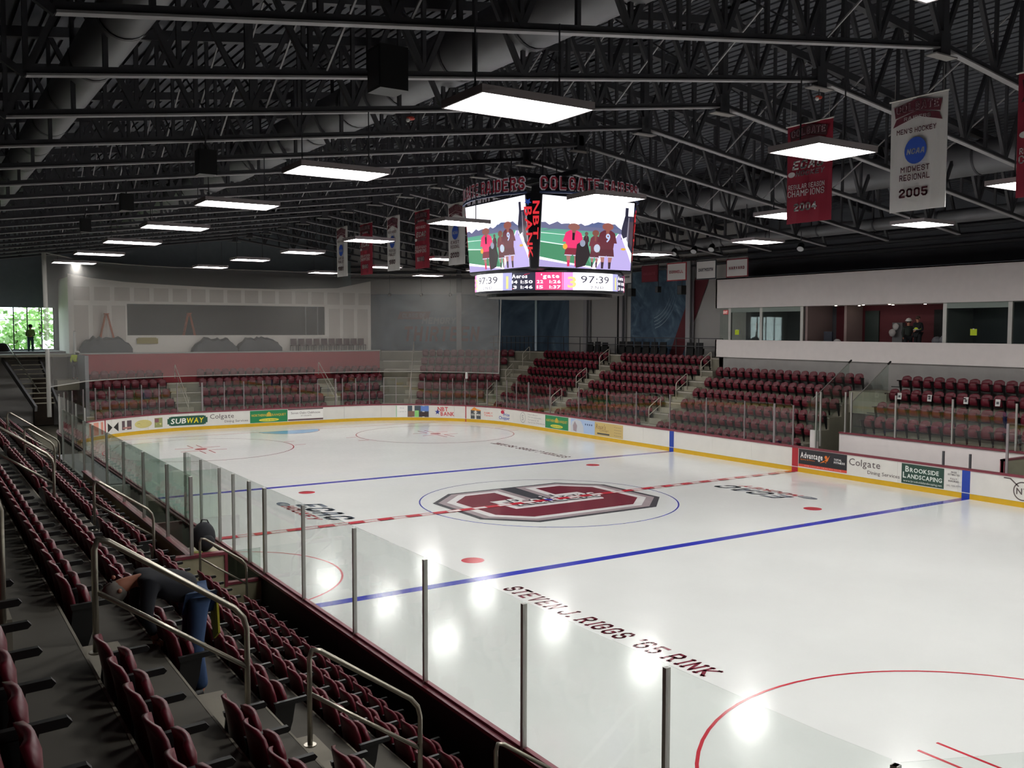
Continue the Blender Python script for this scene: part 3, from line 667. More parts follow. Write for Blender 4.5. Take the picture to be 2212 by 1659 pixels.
# ------------------------------------------------------------ stair rails
def rail(p_lo, p_hi, h=.86, label='', group='stair rails'):
    STEEL_ = STEEL if p_lo[0] < -12 else PALE
    """tubular hand rail with mid rail between a low and a high foot"""
    a, b = Vector(p_lo), Vector(p_hi); t = thing('handrail', label, 'handrail', p_lo, group)
    d = (b - a); ah, bh = a + Vector((0, 0, h)), b + Vector((0, 0, h)); dn = d.normalized(); r = .12
    pts = [a, ah - Vector((0, 0, r)), ah - Vector((0, 0, .04)) + dn * .03, ah + dn * r, bh - dn * r, bh - dn * .03 - Vector((0, 0, .03)), bh - Vector((0, 0, r)), b]
    m = M(); m.tube(pts, .024, 8); tr_ = m.build('top_rail', STEEL_, t, True)
    for q in (a, b): m = M(); m.tube([q, q + Vector((0, 0, .012))], .055, 12); m.build('foot_plate', STEEL_, tr_)
    m = M(); m.tube([a + Vector((0, 0, h * .52)), b + Vector((0, 0, h * .52))], .019, 8); m.build('mid_rail', STEEL_, t, True)
def nrail(x_hi, x_lo, y, label):
    zz = lambda x: NZ0 + .7036 * (-x + NX0)
    rail((x_lo, y, zz(x_lo)), (x_hi, y, zz(x_hi)), .9, label)
nrail(-17.95, -16.82, -19.7, 'steel handrail in front of the bending man')
nrail(-16.2, -15.12, -19.45, 'steel handrail at bottom centre left, below the bending man')
nrail(-14.0, -13.1, -19.0, 'steel handrail lowest by the near boards, cut by the photo edge')
nrail(-19.5, -18.6, -20.3, 'upright steel rail end at the left edge of the photo, nearest stairs')
nrail(-16.42, -15.45, -9.7, 'steel handrail beside the green glass, second stairs')
nrail(-14.4, -13.5, -8.75, 'steel handrail in front of the beige box wall')
nrail(-18.0, -17.1, -10.2, 'steel handrail high on the second stairs at the left edge')
nrail(-16.75, -16.1, -1.9, 'thin steel handrail on the third stairs at far left')
nrail(-16.6, -15.2, 4.6, 'thin pale handrail on the left stand beyond the third stairs')
def frail(k0, k1, y, label, sl=0):
    z = lambda x: FZ0 + .646 * (x - FX0)
    a, b = FX0 + FDX * k0 + .2, FX0 + FDX * k1 + .2
    rail((a, y + sl * (a - 14.2), z(a)), (b, y + sl * (b - 14.2), z(b)), .92, label, 'far stair rails')
for yc, nm, sl in ((11.42, 'stairs left of the press box', 0), (20.62, 'second stairs from the press box', 0), (28.2, 'third stairs from the press box', .33)):
    for j, (k0, k1) in enumerate(((.8, 1.75), (3.05, 4.0), (5.2, 6.1))):
        frail(k0, k1, yc, 'pale handrail, %s of three on the %s' % (('lowest', 'middle', 'highest')[j], nm), sl)
for xc, nm in ((-4.7, 'left end stairs'), (4.95, 'right end stairs')):
    z = lambda y: FZ0 + .646 * (y - 17.24 - FX0)
    rail((xc, 31.6, z(31.6)), (xc, 34.9, z(34.9)), .9, 'long pale handrail on the %s behind the goal' % nm, 'end stair rails')
p1, p2 = EN * eC(14.4) + ET * -8.4, EN * eC(19.6) + ET * -8.6
rail((p1.x, p1.y, .75), (p2.x, p2.y, 4.3), .9, 'long pale handrail on the stairs right of the red wall', 'end stair rails')

# ------------------------------------------------------------ building shell
m = M(); m.box(-26, 24, -38.2, -38, -.5, 16); struct('wall_near', m, WALLD, 'dark wall behind the camera')
m = M(); m.box(-26.2, -26, -38.2, 44.2, -.5, 16); struct('wall_left', m, WALLD, 'dark side wall left of the stand')
m = M(); m.box(22, 22.25, -38, 32.9, -.5, 15); struct('wall_right', m, WALLW, 'pale side wall behind the far stand')
ce = 39.9
c1 = Vector((22.0, (ce - EN.x * 22.0) / EN.y)); c2 = Vector(((ce - EN.y * 41.0) / EN.x, 41.0))
m = M(); m.prism([tuple(c1), tuple(c1 + EN * .25), tuple(c2 + EN * .25), tuple(c2)], -.5, 15); struct('wall_corner', m, WALLW, 'pale angled corner wall')
wm = M(); wx0, wx1, wz0, wz1 = -20.5, -10.75, 4.72, 7.45     # window opening in the end wall
wm.box(-26, wx0, 42, 42.25, -.5, 16); wm.box(wx1, 12, 42, 42.25, -.5, 16); wm.box(wx0, wx1, 42, 42.25, -.5, wz0); wm.box(wx0, wx1, 42, 42.25, wz1, 16)
struct('wall_end', wm, WALLE, 'dark end wall with a bright window band at the left')
# roof deck: two slopes of ribbed steel
def roofz(x): return 12.5 - .137 * abs(x - 1) + 2.75
m = M(); xs = [-26.2, 1, 24]
for (xa, xb) in ((-26.2, 1), (1, 24)):
    for i in range(int((xb - xa) / .3)):
        x = xa + i * .3; q = [(x, 0), (x + .2, 0), (x + .2, .075), (x + .3, .075), (x + .3, 0)]
        for (p, r_) in zip(q, q[1:]): 
            m.add([(p[0], -38.2, roofz(p[0]) + p[1]), (r_[0], -38.2, roofz(r_[0]) + r_[1]), (r_[0], 44.2, roofz(r_[0]) + r_[1]), (p[0], 44.2, roofz(p[0]) + p[1])], [(0, 1, 2, 3)])
m.prism([(-26.2, -38.2), (24, -38.2), (24, 44.2), (-26.2, 44.2)], 15.6, 15.8)
struct('ceiling', m, DECK, 'dark ribbed metal roof deck')
m = M(); m.box(-27, -26, -39, 45, 11, 16.5); m.box(24, 25, -39, 45, -1, 16.5); m.box(-27, 25, -39, -38.2, -1, 16.5); m.box(-27, 25, 42.25, 45, 9, 16.5); struct('trim_1', m, WALLD, 'dark eaves closing the roof edge')

# window glass, mullions and the greenery outside
t = sroot('window_1', 'bright window band with dark mullions at far left', (wx0, 42, wz0))
for i, x in enumerate([wx0 + .03, -19.2, -17.9, -16.6, -15.3, -14.0, -13.15, -12.35, -11.5, wx1 - .03]):
    m = M(); m.box(x - .03, x + .03, 42.02, 42.14, wz0, wz1); m.build('mullion', BLK, t)
m = M(); m.box(wx0, wx1, 42.07, 42.08, wz0, wz1); m.build('pane', GGLASS, t)
m = M(); m.box(wx0, wx1, 42.0, 42.16, 6.62, 6.66); m.build('transom', ALU, t)
LEAF = [mat('leaf_%d' % i, h, .7, noise=.25, nscale=.8) for i, h in enumerate(('b4cf96', '93b377', 'cfe3b4'))]
TRUNK = mat('bark', '3c3026', .9)
m = M(); m.box(-60, 30, 44.5, 110, 1.8, 2.0); struct('ground', m, mat('lawn', '6f8a4a', .9, noise=.2), 'green ground outside the window')
for i, (x, y, h, r) in enumerate(((-17.5, 56, 5.2, 2.0), (-14.6, 60, 6.0, 2.2), (-12.0, 54, 4.6, 1.7), (-9.5, 62, 6.5, 2.4), (-20.5, 60, 6, 2.4), (-7, 56, 5, 1.8))):
    t = thing('tree', 'leafy green tree outside the window, %s from the left' % ORD[i], 'tree', (x, y, 2), 'trees outside the window')
    m = M(); m.tube([(x, y, 2), (x + .1, y, 4), (x, y, h + 2)], [.2, .15, .06], 6); m.build('trunk', TRUNK, t)
    m = M(); rn = random.Random(i)
    for _ in range(420):
        a, b, c = rn.gauss(0, .45), rn.gauss(0, .45), rn.gauss(0, .5); p = Vector((x + a * r, y + b * r, 2 + h * .72 + c * r))
        d1 = Vector((rn.uniform(-1, 1), rn.uniform(-1, 1), rn.uniform(-1, 1))).normalized() * .24; d2 = d1.cross(Vector((rn.random(), rn.random(), 1))).normalized() * .2
        m.use(LEAF[rn.randrange(3)]); m.add([p - d1, p + d2, p + d1, p - d2], [(0, 1, 2, 3)])
    f_ = m.build('foliage', None, t); f_['kind'] = 'stuff'

# ------------------------------------------------------------ roof trusses
def cz(x): return 12.5 - .137 * abs(x - 1)
TD = 2.45
def truss(detail=True):
    t = thing('roof_truss', 'x', 'roof truss', (1, 0, 12.5), 'roof trusses over the ice')
    B = []
    for a, b in ((-17.4, 1), (1, 18.4)):
        m = M().use(FLANGE_LIT); m.bar((a, 0, cz(a)), (b, 0, cz(b)), .17, .035); m.use(DARKSTEEL); m.bar((a, -.03, cz(a) + .07), (b, -.03, cz(b) + .07), .03, .12); m.bar((a, .03, cz(a) + .07), (b, .03, cz(b) + .07), .03, .12); m.build('bottom_chord', None, t)
    for a, b in ((-25.9, 1), (1, 21.9)):
        m = M(); m.bar((a, 0, cz(a) + TD), (b, 0, cz(b) + TD), .22, .22); m.build('top_chord', DARKSTEEL, t)
    mem = []; n = 8
    L = [1 - 18.4 * i / n for i in range(n + 1)]; R = [1 + 17.4 * i / n for i in range(n + 1)]
    for S in (L, R):
        for i in range(n):
            a, b = S[i], S[i + 1]; mid = (a + b) / 2
            mem.append(((a, 0, cz(a) + .06), (mid, 0, cz(mid) + TD))); mem.append(((mid, 0, cz(mid) + TD), (b, 0, cz(b) + .06)))
            if i: mem.append(((a, 0, cz(a) + .06), (a, 0, cz(a) + TD)))
            mem.append(((mid, 0, cz(mid) + TD), (mid, 0, cz(mid) + .06)))
    mem.append(((-17.4, 0, cz(-17.4)), (-20.5, 0, cz(-20.5) + TD))); mem.append(((-17.4, 0, cz(-17.4)), (-17.4, 0, cz(-17.4) + TD)))
    if detail:
        for i, (p, q) in enumerate(mem): m = M(); m.bar(p, q, .1 if p[0] != q[0] else .08); m.build('web_member', DARKSTEEL, t)
    else:
        m = M()
        for p, q in mem: m.bar(p, q, .1)
        o = m.build('web', DARKSTEEL, t); o['kind'] = 'stuff'
    m = M(); m.box(.82, 1.18, -.1, .1, 12.35, 12.85); m.bar((1, 0, 12.5), (1, 0, 12.5 + TD), .2); m.build('ridge_plate', DARKSTEEL, t)
    m = M(); m.box(.6, 1.4, -.14, .14, 12.3, 12.33); m.build('bracket', ALU, t)
    freeze(t); return t
ta, tb = truss(True), truss(False)
used = set()
TY = [-14.12 + 3.43 * i for i in range(-3, 17)]
for i, y in enumerate(TY):
    src = ta if y < 6 else tb
    o = src if src.name not in used else copy_tree(src); used.add(src.name)
    o.location.y = y
    w_ = {2: 'just nearer than the topmost chord in view', 3: 'its chord crossing the very top of the photo', 4: 'second chord down from the top of the photo', 5: 'third chord down from the top of the photo', 6: 'fourth chord down from the top of the photo', 7: 'fifth chord down, just before the scoreboard', 8: 'sixth from the top, right above the scoreboard'}.get(i, '%s truss counted back from the far end wall' % ORD[len(TY) - 1 - i])
    o['label'] = 'dark gable truss, ' + w_
# bracing between the trusses
t = thing('roof_bracing', 'thin diagonal steel braces running between the roof trusses', 'bracing', (1, -14, 12.5))
for j in range(2, 14):
    y0, y1 = TY[j], TY[j + 1]
    for x in (-12.5, -3.0, 4.6, 10.2):
        for s in (0, 1):
            m = M(); a = (x, y0, cz(x) + .1 + s * (TD - .2)); b = (x, y1, cz(x) + .1 + (1 - s) * (TD - .2)); m.bar(a, b, .035, .035); m.build('brace', FLANGE_LIT if s else DARKSTEEL, t)
# ducts
def duct(x, z, r, y0, y1, label):
    t = thing('air_duct', label, 'duct', (x, y0, z)); n = int((y1 - y0) / 3)
    for i in range(n):
        a = y0 + (y1 - y0) * i / n; b = y0 + (y1 - y0) * (i + 1) / n
        m = M(); m.tube([(x, a + .03, z), (x, b - .03, z)], r, 24, False); m.build('duct_section', DUCT, t, True)
        m = M(); m.tube([(x, b - .04, z), (x, b + .04, z)], r + .025, 24, False); m.build('joint_ring', DARKSTEEL, t, True)
duct(-8.1, 12.42, .62, -23, 34, 'large round duct running from top centre to the left')
duct(-16.0, 11.1, .42, -23, 34, 'smaller round duct high at the left')
duct(12.9, 12.15, .6, -23, 34, 'round duct along the right side behind the banners')
duct(17.2, 10.75, .28, -16, 30, 'thin duct close to the far wall under the roof edge')

# ------------------------------------------------------------ ice lamps
HOUS = mat('lamp_housing', '8f8688', .5); DIF = mat('lamp_reflector', 'e8e4dc', .4)
def lamp(wd, n):
    t = thing('ice_lamp', 'x', 'ceiling light', (0, 0, 0), 'rows of lamps over the ice'); dp = 1.22
    m = M(); m.box(-wd / 2, wd / 2, -dp / 2, dp / 2, .03, .09)
    for e in (-1, 1): m.box(min(e * wd / 2, e * (wd / 2 - .03)), max(e * wd / 2, e * (wd / 2 - .03)), -dp / 2, dp / 2, -.03, .03); m.box(-wd / 2 + .03, wd / 2 - .03, min(e * dp / 2, e * (dp / 2 - .03)), max(e * dp / 2, e * (dp / 2 - .03)), -.03, .03)
    ho = m.build('housing', HOUS, t)
    for i in range(n):
        a = -wd / 2 + .03 + (wd - .06) * i / n; b = -wd / 2 + .03 + (wd - .06) * (i + 1) / n
        m = M(); m.box(a + .012, b - .012, -dp / 2 + .03, dp / 2 - .03, .0, .015); m.build('tube_panel', LAMPM, ho)
    for sx in (-1, 1):
        m = M(); m.bar((sx * wd * .38, 0, .09), (sx * wd * .38, 0, 1.4), .02); m.build('hanger', DARKSTEEL, ho)
    freeze(t); return t
LA, LB = lamp(2.04, 8), lamp(1.68, 6); lu = set()
LAMPS = [('A', [(-11.1, -28.6), (-11.05, -21.7), (-11.02, -14.84), (-11.05, -7.6), (-11.28, -1.05), (-11.32, 5.92), (-11.4, 12.6), (-11.5, 19.6), (-11.6, 26.6)]),
 ('B', [(-4.1, -28.6), (-4.1, -21.8), (-4.2, -15.07), (-3.6, -7.7), (-4.0, -.6), (-3.9, 6.6), (-4.05, 13.42), (-4.61, 19.3), (-4.75, 26.02)]),
 ('C', [(3.0, -28.6), (3.0, -21.9), (3.25, -15.0), (3.25, -7.8), (3.15, 6.2), (3.1, 13.38), (3.25, 20.5), (2.42, 27.26)]),
 ('D', [(9.2, -28.6), (9.1, -21.9), (9.0, -15.4), (8.63, -8.65), (8.85, -1.46), (9.4, 5.45), (9.3, 12.6), (9.1, 19.6), (8.97, 26.25)])]
rown = {'A': 'leftmost row', 'B': 'second row from the left', 'C': 'third row from the left', 'D': 'rightmost row'}
for k, L_ in LAMPS:
    for i, (x, y) in enumerate(L_):
        src = LA if k == 'A' else LB
        o = src if src.name not in lu else copy_tree(src); lu.add(src.name)
        o.location = (x, y, 9.5); o['label'] = 'bright white lamp panel, %s from the far end in the %s' % (ORD[len(L_) - 1 - i], rown[k])

# ------------------------------------------------------------ championship banners hung in line
def banner(y0, y1, z0, z1, red, year, mid, label):
    t = thing('banner', label, 'banner', (2, y0, z1), 'hanging championship banners')
    base = pm('8a1a30', rough=.8) if red else pm('f2efed', rough=.8); fg = pm('ece8e8', rough=.8) if red else pm('541b28', rough=.8)
    W_ = y0 - y1; m = M().use(base); nn = 8; vs = []
    for i in range(nn + 1):
        y = y0 - W_ * i / nn
        for z in (z0, z1):
            for o in (0, .02): vs.append((2 + .025 * math.sin(i * 1.7 + (z == z0) * 1.1) + o, y, z))
    fs = []
    for i in range(nn): a = i * 4; fs += [(a, a + 4, a + 6, a + 2), (a + 1, a + 3, a + 7, a + 5), (a, a + 1, a + 5, a + 4), (a + 2, a + 6, a + 7, a + 3)]
    fs += [(0, 2, 3, 1), (nn * 4, nn * 4 + 1, nn * 4 + 3, nn * 4 + 2)]; m.add(vs, fs); cl = m.build('cloth', None, t)
    def fn(k): return lambda x, y: (1.965 - .003 * k, y0 - x, z0 + y)
    H = z1 - z0; m = M(); f1, f2, f3 = fn(1), fn(2), fn(3)
    m.use(pm('3a1018' if red else '5d2230', rough=.8)); m.flat([(.1 * W_, H * .84), (.5 * W_, H * .885), (.9 * W_, H * .84), (.93 * W_, H * .94), (.5 * W_, H * .985), (.07 * W_, H * .94)], f1)
    m.flat([(.06 * W_, H * .76), (.18 * W_, H * .78), (.5 * W_, H * .83), (.82 * W_, H * .78), (.94 * W_, H * .76), (.88 * W_, H * .83), (.5 * W_, H * .88), (.12 * W_, H * .83)], f1)
    m.use(pm('c4babc', rough=.8)); m.text('COLGATE', lambda x, y: f2(x, y + .05 * math.sin(x / W_ * PI)), 'fat', (.12 * W_, H * .87, .88 * W_, H * .94)); m.use(pm('5a2030', rough=.8)); m.text('COLGATE', lambda x, y: f3(x, y + .05 * math.sin(x / W_ * PI)), 'block', (.13 * W_, H * .873, .87 * W_, H * .937))
    m.use(pm('dcd8d8', rough=.8)); m.text('RAIDERS', lambda x, y: f2(x, y + .04 * math.sin(x / W_ * PI)), 'block', (.26 * W_, H * .795, .74 * W_, H * .825)); m.use(fg); m.text("MEN'S HOCKEY", f2, 'block', (.13 * W_, H * .69, .84 * W_, H * .735))
    if red:
        m.text('ECAC', f2, 'fat', (.14 * W_, H * .545, .84 * W_, H * .635), shear=.2); m.use(pm('7c6d72', rough=.8)); m.text('HOCKEY', f2, 'fat', (.22 * W_, H * .475, .86 * W_, H * .53), shear=.2)
        m.use(fg); m.flat([(.13 * W_ + .06 * W_ * math.cos(a) * 1.4, H * .5 + .05 * W_ * math.sin(a)) for a in [i * PI / 6 for i in range(12)]], f2)
    else:
        m.use(pm('2d52b4', rough=.8)); m.flat([(.48 * W_ + .2 * W_ * math.cos(a), H * .53 + .2 * W_ * 1.35 * math.sin(a) * .8) for a in [i * PI / 12 for i in range(24)]], f1); m.use(pm('c9c8ca', rough=.8)); m.text('NCAA', f2, 'fat', (.32 * W_, H * .5, .64 * W_, H * .55), shear=.2); m.use(fg)
    L2 = mid
    m.text(L2[0], f2, 'block', (.06 * W_ if red else .22 * W_, H * .345, .88 * W_ if red else .74 * W_, H * .395)); m.text(L2[1], f2, 'block', (.05 * W_ if red else .2 * W_, H * .27, .88 * W_ if red else .75 * W_, H * (.335 if red else .325)))
    m.text(year, f2, 'fat', (.2 * W_, H * .12, .72 * W_, H * .2)); m.build('lettering', None, cl)
    m = M(); m.tube([(2, y0 + .05, z1 + .01), (2, y1 - .05, z1 + .01)], .025, 6); m.build('top_rod', ALU, t)
    for y in (y0 - .1, y1 + .1): m = M(); m.bar((2, y, z1), (2, y, cz(2) + .1), .012); m.build('cord', ALU, t)
RS, MR = ('REGULAR SEASON', 'CHAMPIONS'), ('MIDWEST', 'REGIONAL')
banner(-15.36, -16.9, 9.05, 11.8, True, '2006', RS, 'maroon banner cut off by the right edge of the photo')
banner(-12.13, -13.65, 9.04, 11.8, False, '2005', MR, 'large white hanging banner reading MIDWEST REGIONAL 2005')
banner(-8.81, -10.33, 9.06, 11.77, True, '2004', RS, 'maroon banner reading REGULAR SEASON CHAMPIONS 2004 behind a lamp')
banner(10.95, 9.47, 9.0, 11.75, False, '2000', ('EAST', 'REGIONAL'), 'white banner reading 2000 touching the scoreboard edge')
banner(14.31, 12.86, 9.02, 11.79, True, '1990', RS, 'maroon banner reading 1990 left of the scoreboard')
banner(17.47, 16.06, 9.07, 11.82, False, '1990', ('FROZEN FOUR', 'FINALIST'), 'white banner reading 1990, third left of the scoreboard')
banner(20.89, 19.37, 9.03, 11.77, True, '1990', RS, 'maroon banner, second from the left of the hanging line')
banner(24.24, 22.75, 9.08, 11.88, False, '1981', ('QUARTER', 'FINALIST'), 'white banner furthest left in the hanging line')
def flag(y0, y1, z0, z1, txt, basec, fgc, border, label):
    t = thing('school_flag', label, 'flag', (18, y0, z1), 'small flags on the far side'); m = M().use(pm(border, rough=.8)); m.box(18, 18.03, y1, y0, z0, z1); m.build('border', None, t)
    m = M().use(pm(basec, rough=.8)); m.box(17.985, 18, y1 + .06, y0 - .06, z0 + .06, z1 - .06); cl = m.build('cloth', None, t)
    m = M().use(pm(fgc, rough=.8)); W_ = y0 - y1; m.text(txt, lambda x, y: (17.98, y0 - x, z0 + y), 'slabfat', (.14 * W_, (z1 - z0) * .42, .86 * W_, (z1 - z0) * .58)); m.build('lettering', None, cl)
    for y in (y0 - .1, y1 + .1): m = M(); m.bar((18.02, y, z1), (18.02, y, cz(18) + .05), .015); m.build('cord', DARKSTEEL, t)
flag(18.3, 16.95, 8.86, 9.72, 'CLARKSON', 'e9e5e3', '3c4046', '3c3f44', 'pale flag with dark border half hidden behind the scoreboard')
flag(16.05, 14.62, 8.9, 9.88, 'COLGATE', '6a1a28', '8c4250', '5c1522', 'maroon flag right of the scoreboard')
flag(13.83, 12.22, 8.87, 9.9, 'CORNELL', 'e9e5e3', 'b04048', '9a2c34', 'white flag with red border reading CORNELL')
flag(11.44, 9.9, 8.85, 9.9, 'DARTMOUTH', 'e9e5e3', '3e4042', '30353a', 'white flag with dark border reading DARTMOUTH')
flag(9.15, 7.6, 8.87, 9.85, 'HARVARD', 'e9e5e3', '8c3a42', '7c2530', 'white flag with red border reading HARVARD')

# ------------------------------------------------------------ centre-hung scoreboard
SBK = mat('scoreboard_black', '0c0c14', .35, noise=.05)
sb = thing('scoreboard', 'square scoreboard with video screens and a lit ring hung over the ice', 'scoreboard', (0, 0, 7.3))
m = M(); vs = []
for z, a in ((7.98, 2.02), (8.05, 2.1), (10.42, 2.3), (10.46, 1.7)):
    b_ = 1.95
    for q in ((-a, -b_), (-b_, -a), (b_, -a), (a, -b_), (a, b_), (b_, a), (-b_, a), (-a, b_)): vs.append((q[0], q[1], z))
fs = [list(range(8))[::-1], list(range(24, 32))]
for i in range(3):
    for j in range(8): fs.append((i * 8 + j, i * 8 + (j + 1) % 8, i * 8 + 8 + (j + 1) % 8, i * 8 + 8 + j))
m.add(vs, fs); m.build('cabinet', SBK, sb)
E_ = 1.25
def screen_pic(m, F):
    def c(h, poly, k=1, e=E_): m.use(pm(h, emit=e)); m.flat(poly, lambda x, y: F(x, y, k))
    def o(h, cx, cy, rx, ry, k=3): c(h, [(cx + rx * math.cos(i * PI / 6), cy + ry * math.sin(i * PI / 6)) for i in range(12)], k)
    c('f6f4ff', [(0, 0), (1, 0), (1, 1), (0, 1)], 0, 1.6)
    tr = [(0, .5)] + [(i / 24, .62 + .02 * math.sin(i * 2.1) + .012 * math.sin(i * 5.3) + (.03 if 12 < i < 21 else 0) - (.02 if i > 20 else 0)) for i in range(25)] + [(1, .5)]
    c('787a9e', tr, 1, .9); c('5d6a96', [(.45, .6), (.6, .68), (.75, .66), (.86, .6)], 1, 1)
    c('5aa384', [(0, .14), (0, .54), (.84, .54), (.62, .2), (.56, .02)], 1); c('4d9a70', [(0, .14), (0, .35), (.45, .3), (.56, .02)], 2, .9)
    c('a99bd0', [(0, 0), (0, .13), (.58, .02), (.6, 0)], 2); c('b4a5dc', [(.55, 0), (.83, .53), (.87, .53), (1, .1), (1, 0)], 2)
    c('f4f0ff', [(0, .1), (0, .125), (.58, .03), (.58, .005)], 3, 1.5); c('dff2ea', [(0, .345), (0, .36), (.5, .3), (.5, .29)], 3, 1.3); c('dff2ea', [(0, .47), (0, .48), (.5, .46), (.5, .455)], 3, 1.2)
    c('f4f0ff', [(.56, 0), (.83, .53), (.84, .53), (.6, 0)], 3, 1.4); c('f4f0ff', [(.87, .53), (.985, .2), (.985, .16), (.865, .5)], 3, 1.4)
    c('3c3a50', [(.87, .45), (.87, .62), (.9, .8), (1, .8), (1, .25), (.95, .36), (.94, .5)], 3, .8); c('2f2f44', [(.9, .72), (.9, .92), (.935, .92), (.935, .72)], 4, .8); c('8f8a98', [(.94, .78), (.95, .78), (.95, .4), (.93, .45)], 4, 1)
    c('5b4a55', [(.95, .72), (1, .72), (1, .34), (.96, .42)], 4, .8); o('d8a83c', .9, .31, .028, .018, 4)
    def fig(x, top, bot, w_, shirt, shorts, sock, hair, k):
        h = top - bot; o(hair, x, top - h * .06, w_ * .32, h * .085, k + 1); c(hair, [(x - w_ * .12, top - h * .06), (x + w_ * .14, top - h * .06), (x + w_ * .06, top - h * .28), (x - w_ * .06, top - h * .28)], k + 2)
        c(shirt, [(x - w_ * .42, top - h * .2), (x - w_ * .2, top - h * .14), (x + w_ * .2, top - h * .14), (x + w_ * .42, top - h * .2), (x + w_ * .56, top - h * .42), (x + w_ * .4, top - h * .42), (x + w_ * .36, top - h * .58), (x - w_ * .36, top - h * .58), (x - w_ * .4, top - h * .42), (x - w_ * .56, top - h * .42)], k)
        c(shorts, [(x - w_ * .38, top - h * .56), (x + w_ * .38, top - h * .56), (x + w_ * .44, top - h * .74), (x + .01, top - h * .74), (x, top - h * .7), (x - .01, top - h * .74), (x - w_ * .44, top - h * .74)], k)
        for e in (-1, 1):
            c('b57a74', [(x + e * w_ * .1, top - h * .73), (x + e * w_ * .34, top - h * .73), (x + e * w_ * .28, top - h * .86), (x + e * w_ * .12, top - h * .86)], k, 1)
            c(sock, [(x + e * w_ * .12, top - h * .85), (x + e * w_ * .28, top - h * .85), (x + e * w_ * .26, bot), (x + e * w_ * .14, bot)], k)
            c('d8d0e8', [(x + e * w_ * .42, top - h * .72), (x + e * w_ * .04, top - h * .72), (x + e * w_ * .04, top - h * .745), (x + e * w_ * .44, top - h * .745)], k + 1, 1)
    fig(.48, .52, .2, .06, '3e2430', '3a2230', '3a2230', '6b4a4a', 5)
    fig(.58, .55, .02, .12, '6d2f3c', '5c2834', '3c2430', '7b4a42', 6)
    fig(.34, .62, .02, .2, 'e0306a', '7a2034', 'd02a5c', '8b5a52', 7)
    c('2e1f28', [(.38, .34), (.44, .4), (.5, .34), (.53, .2), (.48, .04), (.38, .0), (.37, .15)], 11, .6); o('8c93a8', .44, .36, .03, .05, 12); o('e0a03c', .255, .3, .025, .04, 11)
    fig(.71, .66, .01, .2, '5e2632', '54222e', '33202c', '8a5148', 8); o('b8c0d4', .6, .3, .035, .06, 12)
    m.use(pm('241020', emit=.6)); m.text('1', lambda x, y: F(x, y, 13), 'bold', (.325, .4, .35, .5)); m.use(pm('b9c8f0', emit=1.2)); m.text('9', lambda x, y: F(x, y, 13), 'bold', (.69, .4, .74, .52))
for q in range(4):
    ca, sa = math.cos(q * PI / 2), math.sin(q * PI / 2)
    def F(x, y, k, ca=ca, sa=sa):
        X = -1.9 + 3.8 * x; Y = -(2.11 + .19 * y) - .012 - .0025 * k; Z = 8.1 + 2.27 * y
        return (X * ca - Y * sa, X * sa + Y * ca, Z)
    m = M(); screen_pic(m, F); m.build('video_screen', None, sb)
# corner strips with the bank name
for q in range(4):
    ca, sa = math.cos(q * PI / 2), math.sin(q * PI / 2)
    def G(x, y, k=0, ca=ca, sa=sa):      # x across (0..1), y down the column (0..1)
        zz = 10.35 - 2.2 * y; t = (zz - 8.05) / 2.37; a = 2.1 + .2 * t; p = Vector((-a, -1.95)); r = Vector((-1.95, -a)); v = p + (r - p) * x; n = Vector((-.707, -.707)) * (.01 + .003 * k); v = v + n
        return (v.x * ca - v.y * sa, v.x * sa + v.y * ca, zz)
    m = M().use(pm('e8323c', emit=.9)); m.text('NBT', lambda a, b: G(.45 + .95 * b, .08 + a, 1), 'bold', (0, 0, .55, .5)); m.text('BANK', lambda a, b: G(-.35 + .95 * b, .16 + a, 1), 'bold', (0, .15, .75, .75))
    m.use(pm('2c4fb0', emit=.6)); m.flat([(.1 + (.28 if i % 2 == 0 else .12) * math.sin(i * PI / 5), .09 + (.055 if i % 2 == 0 else .024) * math.cos(i * PI / 5)) for i in range(10)], lambda x, y: G(x, y, 2)); m.build('bank_sign', None, sb)
# curved name signs above the screens
for q in range(4):
    base = -PI / 2 + q * PI / 2
    def S_(x, y, k=0, base=base):
        X, Y = -2.03 + 4.06 * x, -(2.32 + 2.2 * x * (1 - x) + .012 * k); ca, sa = math.cos(base + PI / 2), math.sin(base + PI / 2); return (X * ca - Y * sa, X * sa + Y * ca, 10.5 + y)
    m = M().use(pm('b9b0b8', emit=.25, rough=.5)); m.text('COLGATE RAIDERS', lambda x, y: S_(x, y, 0), 'slabfat', (0, 0, 1, .46)); m.use(pm('7a1b2c', emit=.3)); m.text('COLGATE RAIDERS', lambda x, y: S_(x, y, 1), 'slab', (.005, .03, .995, .43)); m.build('name_sign', None, sb)
    m = M()
    for i in range(16):
        a, b = S_(i / 16, 0), S_((i + 1) / 16, 0); m.bar((a[0], a[1], 10.44), (b[0], b[1], 10.44), .05, .06)
    m.build('sign_rail', mat('sign_rail', '3c4a70', .4), sb)
